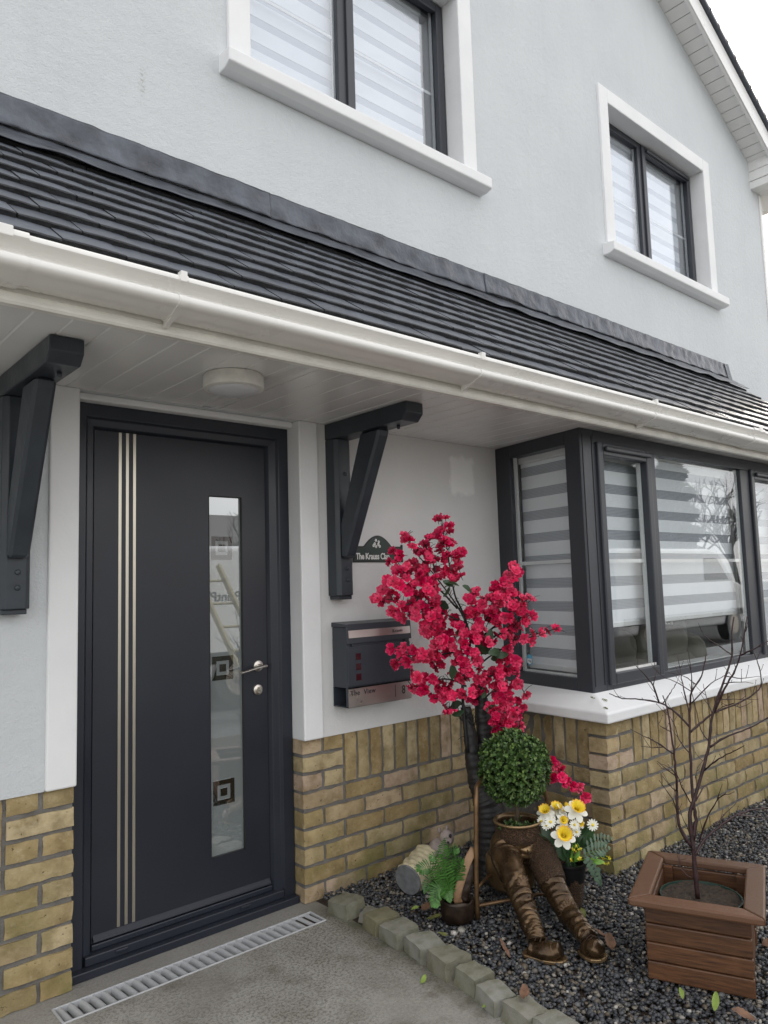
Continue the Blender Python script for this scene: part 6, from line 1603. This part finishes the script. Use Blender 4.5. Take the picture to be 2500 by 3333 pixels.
# clipped ball growing from the waist pot
tb = thing('topiary_ball', (WC.x, WC.y, .32), 'round clipped green box ball on a thin stem in the bronze trousers', 'topiary')
bc = Vector((.582, -.651, .556)); BRD = .133
b = MB(); b.tube([(WC.x, WC.y, .315), (WC.x + .002, WC.y, .37), (bc.x, bc.y, .46)], [.008, .007, .007], 10); b.build('stem', 'twig_brown', tb, smooth=True)
b = MB(); b.ball(bc, BRD * .80, 24, 16, .08, 3); core = b.build('dark_core', 'foliage_core', tb, smooth=True)  # solid dark ball filling the inside of the foliage
def rosettes(c, count, rad, mats, name, parent, leaf=.0135, lo=.86):
    b = MB(); rr = random.Random(4)
    for i in range(count):
        if rad:
            zf = 1 - 2 * (i + .5) / count; ph = i * 2.39996 + rr.uniform(-.1, .1)
            dn = Vector((math.sqrt(1 - zf * zf) * math.cos(ph), math.sqrt(1 - zf * zf) * math.sin(ph), zf))
            k = rad * (rr.uniform(lo, 1.09) + .10 * nz(dn.x * 2.2, dn.y * 2.2, dn.z * 2.2) + .06 * nz(dn.x * 6, dn.y * 6, dn.z * 6))
            p = Vector(c) + dn * k
        else:
            p = Vector(c) + Vector((rr.gauss(0, .03), rr.gauss(0, .03), rr.uniform(0, .014))); dn = Vector((rr.gauss(0, .4), rr.gauss(0, .4), 1)).normalized()
        dn = (dn + Vector((rr.gauss(0, .28), rr.gauss(0, .28), rr.gauss(.1, .28)))).normalized()
        s_ = dn.orthogonal().normalized(); u = dn.cross(s_)
        tip = rr.random() < .42
        for k in range(6):
            a = k * 1.9 + rr.random(); out_ = (s_ * math.cos(a) + u * math.sin(a))
            d_ = (out_ * rr.uniform(.5, .9) + dn * rr.uniform(.35, .9)).normalized(); w_ = d_.cross(dn).normalized() * leaf * .30
            L = leaf * rr.uniform(.75, 1.2); q = p - dn * leaf * .6 * (k / 6)
            nn = w_.cross(d_).normalized() * leaf * .10
            b.cur = 1 if (tip and k < 3) else 0
            b.add([q, q + d_ * L * .45 + w_ + nn, q + d_ * L * .85 + w_ * .7 + nn, q + d_ * L, q + d_ * L * .85 - w_ * .7 + nn, q + d_ * L * .45 - w_ + nn], [(0, 1, 2, 3), (0, 3, 4, 5)])
    return tag(b.build(name, mats, parent), kind='stuff')
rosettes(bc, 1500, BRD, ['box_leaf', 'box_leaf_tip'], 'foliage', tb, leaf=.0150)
rosettes(Vector((WC.x - .02, WC.y - .01, .328)), 34, 0, ['box_leaf', 'box_leaf_tip'], 'sprouts', tb)

# ================================================================== FLOWER POT
fp = thing('flower_pot', (.70, -.81, .02), 'small netted bronze pot holding artificial daffodils and daisies', 'flower pot')
FC = Vector((.703, -.811, 0))
b = MB(); b.lathe([(.034, .018), (.044, .06), (.052, .12), (.058, .182)], (FC.x, FC.y, 0), 28, cap1=False); b.v = [tuple(Vector(p) + Vector((nz(p[0] * 50, p[1] * 50, p[2] * 40), nz(p[1] * 50, p[2] * 40, 3), 0)) * .005) for p in b.v]; b.build('netted_cover', 'bronze_mesh', fp, smooth=True)
b = MB(); b.lathe([(.052, .12), (.062, .186), (.068, .190), (.068, .198), (.060, .198), (.056, .17)], (FC.x, FC.y, 0), 32, cap1=True); b.build('inner_pot', 'pot_black', fp, smooth=True, sharp=40)
bq = thing('flower_bouquet', (FC.x, FC.y, .18), 'bunch of yellow and white artificial daffodils and white daisies beside the topiary', 'flowers')
def petal(b, c, d_, n_, L, w_, cup=.15, tip=.5):
    s_ = n_.cross(d_).normalized()
    pts = []
    for u, ww in ((.0, .25), (.35, .85), (.7, 1.0), (.92, .62), (1.0, .12)):
        for sg_ in (-1, 1):
            pts.append(Vector(c) + d_ * L * u + s_ * sg_ * ww * w_ / 2 + n_ * (cup * L * u * u + .06 * L * abs(ww)))
    b.add(pts, [(0, 1, 3, 2), (2, 3, 5, 4), (4, 5, 7, 6), (6, 7, 9, 8)])
def daffodil(pos, size, face):
    n_ = Vector(face).normalized(); s_ = n_.orthogonal().normalized(); u = n_.cross(s_)
    p = Vector(pos)
    b = MB()
    for k in range(6):
        a = k * math.pi / 3 + .3; petal(b, p - n_ * size * .10, s_ * math.cos(a) + u * math.sin(a), n_, size * .62, size * .40, cup=rnd.uniform(-.25, .05))
    o = b.build('daffodil', 'petal_white', bq, smooth=True)
    c_ = MB(); n2 = 30
    for ri, (rf, h) in enumerate(((.07, .0), (.15, .16), (.22, .30), (.32, .40), (.385, .43))):
        for k in range(n2):
            a = 2 * math.pi * k / n2; ruf = (.035 * math.sin(a * 13) + .03 * nz(a * 3, ri, size * 90)) * (ri / 4) ** 2
            c_.v.append(tuple(p + (s_ * math.cos(a) + u * math.sin(a)) * size * (rf + ruf) + n_ * size * (h - .05 + ruf * .8)))
    for ri in range(4):
        c_.cur = 1 if ri == 3 else 0
        for k in range(n2):
            c_.f.append((ri * n2 + k, ri * n2 + (k + 1) % n2, (ri + 1) * n2 + (k + 1) % n2, (ri + 1) * n2 + k)); c_.mi.append(c_.cur)
    c_.f.append(tuple(range(n2))); c_.mi.append(0)
    c_.build('trumpet', ['petal_yellow', 'petal_orange'], o, smooth=True)
    st = MB()
    for k in range(4):
        a = k * 1.6; st.tube([p, p + n_ * size * .30 + (s_ * math.cos(a) + u * math.sin(a)) * size * .07], [.0008, .0012], 4)
    st.build('stamens', 'petal_lemon', o)
faces = [(-.55, -.62, .62), (-.35, -.60, .75), (-.6, -.3, .8), (-.2, -.4, .9), (.2, -.7, .5)]
for (p, s_), fc in zip(DAFFS, faces):
    daffodil(p, s_, fc)
for p, s_ in SMALL_DAFFS:
    daffodil(p, s_, (-.5, -.7, .4))
for p, s_ in DAISIES:
    n_ = (Vector((-.6, -.7, .45)) + Vector((rnd.gauss(0, .25), rnd.gauss(0, .25), rnd.gauss(0, .25)))).normalized(); a_ = n_.orthogonal().normalized(); u = n_.cross(a_)
    b = MB()
    for k in range(13):
        a = k * 2 * math.pi / 13; petal(b, p, a_ * math.cos(a) + u * math.sin(a), n_, s_ * .52, s_ * .16, cup=rnd.uniform(-.2, .3))
    o = b.build('daisy', 'petal_white', bq, smooth=True)
    c_ = MB(); c_.ball(Vector(p) + n_ * .002, (s_ * .13,) * 3, 10, 6); c_.build('disc', 'petal_yellow', o, smooth=True)
for p in YELLOWS:
    b = MB()
    for k in range(7):
        d_ = Vector((rnd.uniform(-1, 1), rnd.uniform(-1, .3), rnd.uniform(-.4, 1))).normalized(); petal(b, p, d_, d_.orthogonal().normalized(), .009, .006)
    b.build('yellow_floret', 'petal_lemon', bq, smooth=True)
    c_ = MB(); c_.tube(smooth_path([(FC.x, FC.y, .19), ((FC.x + p[0]) / 2, (FC.y + p[1]) / 2 - .01, max(p[2], .2) + .012), p], 4), .0011, 5); c_.build('flower_stalk', 'lime_leaf', bq)
for p, s_ in DAFFS + DAISIES + SMALL_DAFFS:
    c_ = MB(); pe = Vector(p) + Vector((.008, .01, -.008)); c_.tube(smooth_path([(FC.x + rnd.uniform(-.02, .02), FC.y + rnd.uniform(-.02, .02), .18), tuple(Vector((FC.x, FC.y, .2)).lerp(pe, .6) + Vector((0, 0, .01))), tuple(pe)], 4), .0018, 6); c_.build('flower_stalk', 'bouquet_leaf', bq)
bqm = [leaf_mesh('leaf', 'bouquet_leaf', .062, .034), leaf_mesh('leaf', 'lime_leaf', .040, .018)]
for i, p in enumerate(BOUQUET_LEAVES):
    p = Vector(p); d_ = (p - Vector((FC.x, FC.y, .20)) + Vector((0, 0, .03))).normalized()
    n_ = (Vector((-.5, -.6, .6)) + Vector((rnd.gauss(0, .4), rnd.gauss(0, .4), rnd.gauss(0, .3)))).normalized()
    x_ = d_.cross(n_).normalized(); n2 = x_.cross(d_)
    q = Matrix((x_, d_, n2)).transposed().to_quaternion()
    lime = i in (12, 13, 14, 17)
    inst('leaf', bqm[1 if lime else 0], bq, p - d_ * .03, q, rnd.uniform(.8, 1.3))
def frond(path, name, mat_, parent, L0, W0, n_side, up=Vector((0, 0, 1)), droop=.0, gap=1):
    path = smooth_path(path, 8); m_ = len(path); b = MB()
    b.tube(path, [max(.0005, .0016 * (1 - k / m_)) for k in range(m_)], 5)
    for k in range(2, m_, gap):
        u = k / (m_ - 1); t = (path[k] - path[k - 1]).normalized()
        s_ = t.cross(up); s_ = s_.normalized() if s_.length > .05 else t.orthogonal().normalized()
        n_ = s_.cross(t).normalized()
        env = L0 * (math.sin(math.pi * min(1, .18 + u * .80)) ** .9)
        for sg_ in (-1, 1):
            d_ = (s_ * sg_ * .92 + t * .42 - Vector((0, 0, droop)) + n_ * rnd.uniform(-.15, .15)).normalized()
            petal(b, path[k], d_, n_, env * rnd.uniform(.85, 1.1), W0, cup=rnd.uniform(-.2, .05))
    return b.build(name, mat_, parent, smooth=True)
frond(FERN_SPRAY, 'fern_spray', 'grey_green', bq, .034, .010, 2, up=Vector((-.6, -.7, .3)), gap=3)
frond([(p[0] + .02, p[1], p[2] + .03) for p in FERN_SPRAY], 'fern_spray', 'grey_green', bq, .030, .009, 2, up=Vector((-.6, -.7, .3)), gap=3)
frond(TRAILING, 'trailing_sprig', 'grey_green', bq, .022, .017, 2, up=Vector((-.6, -.7, .3)), gap=4)

# ================================================================== BAG PLANTER WITH FERN
bg = thing('bag_planter', (.315, -.562, .02), 'dark bronze bag shaped planter with tan strap leaning by the chair leg', 'planter')
b = MB(); b.lathe([(.050, .016), (.062, .030), (.066, .06), (.062, .085), (.064, .096), (.058, .098), (.053, .07)], (.318, -.560, 0), 30, cap1=True)
b.v = [tuple(Vector(p) + Vector((nz(p[0] * 25, p[1] * 25, p[2] * 30), nz(p[1] * 25, p[2] * 30, 3), nz(p[0] * 30, 5, p[2] * 20) * .5)) * .012) for p in b.v]; b.build('bag_body', 'bag_dark', bg, smooth=True)
b = MB(); b.tube(smooth_path(STRAP, 6), .016, 10, flat=.22, up=(-.6, -.7, .3)); b.build('strap', 'strap_tan', bg, smooth=True)
b = MB(); fl = [Vector(p) + Vector((.03, .012, -.02)) for p in STRAP]; b.tube(smooth_path(fl, 6), [.030] * (len(smooth_path(fl, 6)) - 6) + [.026, .022, .018, .014, .010, .006], 12, flat=.3, up=(-.6, -.7, .3))
b.v = [tuple(Vector(p) + Vector((nz(p[0] * 25, p[1] * 25, p[2] * 30), nz(p[1] * 25, p[2] * 30, 3), 0)) * .012) for p in b.v]; b.build('bag_flap', 'bag_dark', bg, smooth=True)
fe = thing('fern', (.30, -.56, .09), 'bright green fern hanging out of the bronze bag planter', 'fern')
for i, fr in enumerate(FRONDS):
    frond(fr, 'frond', 'fern_green', fe, .036, .0055, 2, up=Vector((-.55, -.65, .5)), droop=.25, gap=1)

# ================================================================== TIPPED BASKET ORNAMENT WITH ANIMAL
og = thing('animal_ornament', (.42, -.25, .01), 'cream basket shaped garden ornament lying on its side with grey pink animal', 'garden ornament')
e0, e1 = Vector((.337, -.262, .080)), Vector((.495, -.225, .108)); ax = (e1 - e0); Lx = ax.length; ax.normalize()
b = MB(); n_ = 40; m_ = 22
q0 = Vector((0, 0, 1)).rotation_difference(ax)
for i in range(m_ + 1):
    for k in range(n_):
        a = 2 * math.pi * k / n_; u = i / m_
        cell = (math.floor(u * 6) % 2); wv_ = .0055 * abs(math.sin(u * 6 * math.pi)) * (1 + .6 * math.cos(a * 10 + cell * math.pi)) 
        r = .058 + .012 * u + wv_ + .003 * nz(u * 9, a * 3)
        b.v.append(tuple(e0 + q0 @ Vector((r * math.cos(a), r * math.sin(a), Lx * u))))
for i in range(m_):
    for k in range(n_):
        b.f.append((i * n_ + k, i * n_ + (k + 1) % n_, (i + 1) * n_ + (k + 1) % n_, (i + 1) * n_ + k)); b.mi.append(0)
b.f.append(tuple(m_ * n_ + k for k in range(n_))); b.mi.append(0)
b.build('basket', 'ornament_cream', og, smooth=True)
b = MB(); b.lathe([(.0605, -.006), (.0625, .001), (.060, .006)], e0, 36, ax); b.build('base_disc', 'ornament_grey', og, smooth=True, sharp=40)
an = Vector((.520, -.262, .150))
b = MB(); b.ball(an, (.046, .042, .052), 20, 14, .12, 2, 2); an_o = b.build('animal_body', 'ornament_pink', og, smooth=True)
b = MB(); b.ball((.545, -.290, .205), (.034, .032, .036), 18, 12, .08, 2, 6); b.ball((.524, -.318, .203), (.018, .020, .015), 12, 8); b.build('animal_head', 'ornament_pink', og, smooth=True)
b = MB(); b.ball((.536, -.321, .222), (.0075, .006, .0095), 10, 8); b.build('animal_eye', 'rubber', og, smooth=True)
b = MB(); b.ball((.512, -.330, .203), (.006, .006, .005), 10, 8); b.build('animal_nose', 'rubber', og, smooth=True)
for dx in (0, .026):
    b = MB(); b.ball((.562 - dx * 1.6, -.276 + dx * .2, .238), (.010, .006, .012), 10, 8); b.build('ear', 'ornament_pink', og, smooth=True)
for k in range(2):
    b = MB(); p0 = Vector((.500 - k * .022, -.296 + k * .006, .150)); 
    for j in range(4):
        b.tube([p0 + Vector((.006 * j - .010, .002 * j, .012)), p0 + Vector((.006 * j - .014, .002 * j - .006, .006)), p0 + Vector((.006 * j - .016, .002 * j - .007, -.006))], [.005, .0045, .003], 7)
    b.build('paw', 'ornament_pink', og, smooth=True)

# ================================================================== FALLEN LEAVES
def fallen(x, y, z, L, Wd, rz, mat_, label, tilt=.2, curl=-.25, fold=.35):
    me_ = leaf_mesh('fallen_leaf', mat_, L * .9, Wd * .72, fold=fold, curl=curl, n=10, serr=.14 if 'litter' in mat_ else 0.)
    for v_ in me_.vertices:
        v_.co.z += .006 * nz(v_.co.x * 60 + x * 30, v_.co.y * 60, y * 20); v_.co.x += .35 * v_.co.y * v_.co.y / L * nz(x * 9, y * 9)
    tilt *= .4
    o = inst('fallen_leaf', me_, None, (x, y, z), Euler((tilt, rnd.uniform(-.2, .2), rz)).to_quaternion())
    tag(o, label, 'leaf', 'fallen leaves')
fallen(-.085, -.775, .004, .045, .024, -1.2, 'leaf_green', 'small yellow green leaf lying alone on the concrete drive', .05)
fallen(-.055, -1.015, .012, .085, .030, -1.75, 'leaf_green', 'long curled yellow green leaf against the setts at the drive edge', .25)
fallen(.225, -.395, .034, .040, .024, -2.2, 'leaf_green', 'small yellow leaf on gravel below the tipped basket ornament', .2)
fallen(.215, -.495, .032, .065, .045, -2.6, 'leaf_olive', 'broad olive leaf on gravel in front of the bag planter', .15)
fallen(.170, -.655, .034, .045, .028, .6, 'leaf_olive', 'dull yellow brown leaf on gravel behind the third sett', .2)
fallen(.205, -.910, .036, .090, .020, -.5, 'leaf_litter', 'narrow reddish brown curled leaf on gravel left of the nearer boot', .3)
fallen(-.005, -1.135, .062, .060, .040, -1.1, 'leaf_litter', 'dark red brown leaf lying across the setts at the bottom', .1)
fallen(.490, -1.125, .036, .085, .045, -.8, 'leaf_litter', 'large pale brown leaf on gravel right of the farther boot', .15)
fallen(.385, -1.430, .034, .045, .020, -1.0, 'leaf_green', 'small pale green leaf on gravel under the planter front', .1)
fallen(.380, -1.530, .036, .075, .030, -1.3, 'leaf_green', 'bright curled green leaf on gravel at the bottom right', .3)
fallen(.880, -1.460, .036, .085, .060, -2.4, 'leaf_litter', 'pale brown leaf on gravel at the right of the planter', .2)
fallen(.640, -.915, .036, .050, .030, -.6, 'leaf_olive', 'olive leaf on gravel between the flower pot and the boots', .2)
fallen(.560, -1.065, .036, .060, .030, .2, 'leaf_litter', 'curled brown leaf on gravel beyond the farther boot toe', .2)
fallen(.420, -1.63, .036, .070, .050, .5, 'leaf_litter', 'pinkish brown leaf on gravel in the bottom right corner', .2)
fallen(.245, -.440, .034, .075, .055, -1.4, 'leaf_litter', 'dark brown crumpled leaf on gravel below the fern', .1)

# ================================================================== BEHIND THE CAMERA (seen in the glass)
def van(x0, y0, label, lettered):
    v = thing('van', (x0 + 2.4, y0 - .95, 0), label, 'van', 'white vans parked in the drive')
    prof = [(0, .32), (0, 1.62), (.10, 1.78), (3.35, 1.80), (3.75, 1.74), (4.35, 1.18), (4.95, 1.02), (5.05, .80), (5.05, .32)]
    # nose towards +x; side plane at y0
    b = MB(); b.prism([(x0 + px, y0, pz) for px, pz in prof], (0, -1.9, 0)); b.build('body', 'van_white', v, bevel=.06, seg=4)
    b = MB(); b.prism([(x0 + px, y0 + .012, pz) for px, pz in [(3.1, 1.20), (3.1, 1.62), (3.62, 1.62), (4.08, 1.20)]], (0, -.01, 0)); b.build('side_window', 'van_glass', v)
    b = MB(); b.hexa([(x0 + 3.86, y0 - .12, 1.68), (x0 + 4.36, y0 - .12, 1.20), (x0 + 4.36, y0 - 1.78, 1.20), (x0 + 3.86, y0 - 1.78, 1.68), (x0 + 3.88, y0 - .12, 1.70), (x0 + 4.38, y0 - .12, 1.22), (x0 + 4.38, y0 - 1.78, 1.22), (x0 + 3.88, y0 - 1.78, 1.70)]); b.build('windscreen', 'van_glass', v)
    for wx in (.95, 4.15):
        for wy in (.03, -1.73):
            b = MB(); b.lathe([(.20, 0), (.31, .0), (.32, .05), (.32, .2), (.20, .2)], (x0 + wx, y0 + wy, .32), 28, (0, -1, 0)); t = b.build('wheel', 'rubber', v, smooth=True, sharp=40)
            b = MB(); b.lathe([(.19, -.004), (.10, .02), (.03, .01)], (x0 + wx, y0 + wy, .32), 20, (0, -1, 0)); b.build('rim', 'steel', t)
    MB().box(x0 + 4.9, x0 + 5.12, y0 - 1.9, y0 + .01, .34, .62).build('bumper', 'van_trim', v, bevel=.03)
    MB().box(x0 + .2, x0 + 4.9, y0 + .002, y0 + .02, .50, .62).build('side_rub_strip', 'van_trim', v, bevel=.01)
    for ly in (-.06, -1.55):
        MB().box(x0 + 4.80, x0 + 5.06, y0 + ly - .3, y0 + ly, .82, .98).build('headlight', 'van_lamp', v, bevel=.03)
    if lettered:
        text_obj('lettering', 'PaintPVC.com', .15, 'text_dark', v, (x0 + .98, y0 + .004, 1.175), (-1, 0, 0), (0, 0, 1), .001)
    return v
van(1.52, -4.55, 'white van with PaintPVC.com on its side, reflected in the door glass', True)
van(9.0, -5.3, 'plain white van parked further along, reflected in the bay window', False)
ld = thing('ladder', (2.0, -4.0, 0), 'yellow ladder leaning on the lettered van, reflected in the door glass', 'ladder')
la, lb_ = Vector((2.22, -3.75, 0)), Vector((1.86, -4.52, 1.55)); lw_ = Vector((.30, .02, 0))
for k in range(2):
    MB().obox(la + lw_ * k, lb_ - la, Vector((.03, 0, 0)), Vector((0, .06, .03))).build('rail', 'ladder_yellow', ld)
for k in range(6):
    p = la.lerp(lb_, (k + .7) / 6.4); b = MB(); b.tube([p + Vector((.015, .03, .015)), p + lw_ + Vector((.015, .03, .015))], .014, 8); b.build('rung', 'ladder_yellow', ld)
nh = thing('neighbour_house', (12, -24, 0), 'plain pale house across the road, reflected in the glass', 'house')
MB().box(6, 18, -31, -23, -.05, 2.3).build('wall', 'neighbour_render', nh)
b = MB(); b.prism([(5.6, -22.6, 2.3), (5.6, -31.4, 2.3), (5.6, -27, 4.6)], (12.8, 0, 0)); b.build('roof', 'neighbour_roof', nh)
for wx in (7.2, 10.2, 14.4):
    MB().box(wx, wx + 1.6, -23.02, -22.99, .9, 2.0).build('window', 'van_glass', nh)
def bare_tree(x, y, h, seed, label):
    t = thing('bare_tree', (x, y, -.05), label, 'tree', 'trees across the road')
    rr = random.Random(seed); b = MB()
    def grow(p, d_, L, r, dep):
        q = p + d_ * L; mid = p + d_ * L * .5 + Vector((rr.gauss(0, .04), rr.gauss(0, .04), 0)) * L
        b.tube([p, mid, q], [r, r * .85, r * .7], 6 if dep < 3 else 4)
        if dep >= 5: return
        for k in range(3 if dep else 4):
            nd = (d_ + Vector((rr.gauss(0, .42), rr.gauss(0, .42), rr.gauss(.12, .25)))).normalized(); grow(q if k < 2 else mid, nd, L * rr.uniform(.62, .82), r * .62, dep + 1)
    grow(Vector((x, y, -.05)), Vector((0, 0, 1)), h * .26, h * .018, 0)
    b.build('crown', 'bark_far', t)
bare_tree(7.4, -12.5, 4.6, 3, 'leafless tree across the road reflected in the door glass')
bare_tree(27.5, -13.5, 7.0, 8, 'leafless tree at the road bend reflected in the bay window')
bare_tree(33.0, -14.0, 7.5, 21, 'leafless tree beyond the bend reflected at the bay right edge')
def conifer_tree(x, y, h, seed, label):
    t = thing('conifer_tree', (x, y, -.05), label, 'tree', 'trees across the road')
    MB().tube([(x, y, -.05), (x, y, h * .9)], [h * .022, h * .006], 8).build('trunk', 'bark_far', t)
    rr = random.Random(seed); b = MB()
    for k in range(5000):
        u = rr.random() ** .8; z = h * (.18 + .82 * u); rad = h * .24 * (1 - u) ** .7 * (.75 + .25 * math.sin(u * 40)) + .1
        a = rr.uniform(0, 6.28); r = rad * rr.uniform(.35, 1); p = Vector((x + r * math.cos(a), y + r * math.sin(a), z))
        d_ = Vector((math.cos(a), math.sin(a), rr.uniform(-.3, .5))).normalized(); s_ = d_.orthogonal().normalized(); L = h * .026
        b.add([p - s_ * L * .5, p + d_ * L * 1.4, p + s_ * L * .5, p + d_.cross(s_) * L * .5], [(0, 1, 2), (0, 1, 3), (2, 3, 1)])
    tag(b.build('crown', 'conifer', t), kind='stuff')
for i, (x, y, h) in enumerate(((20.5, -12.2, 5.9), (22.6, -12.8, 5.2), (24.6, -12.4, 6.0))):
    conifer_tree(x, y, h, 30 + i, ['dark conifer nearest in the row reflected in the bay casement', 'shorter dark conifer in the middle of the reflected row', 'tallest dark conifer at the far end of the reflected row'][i])
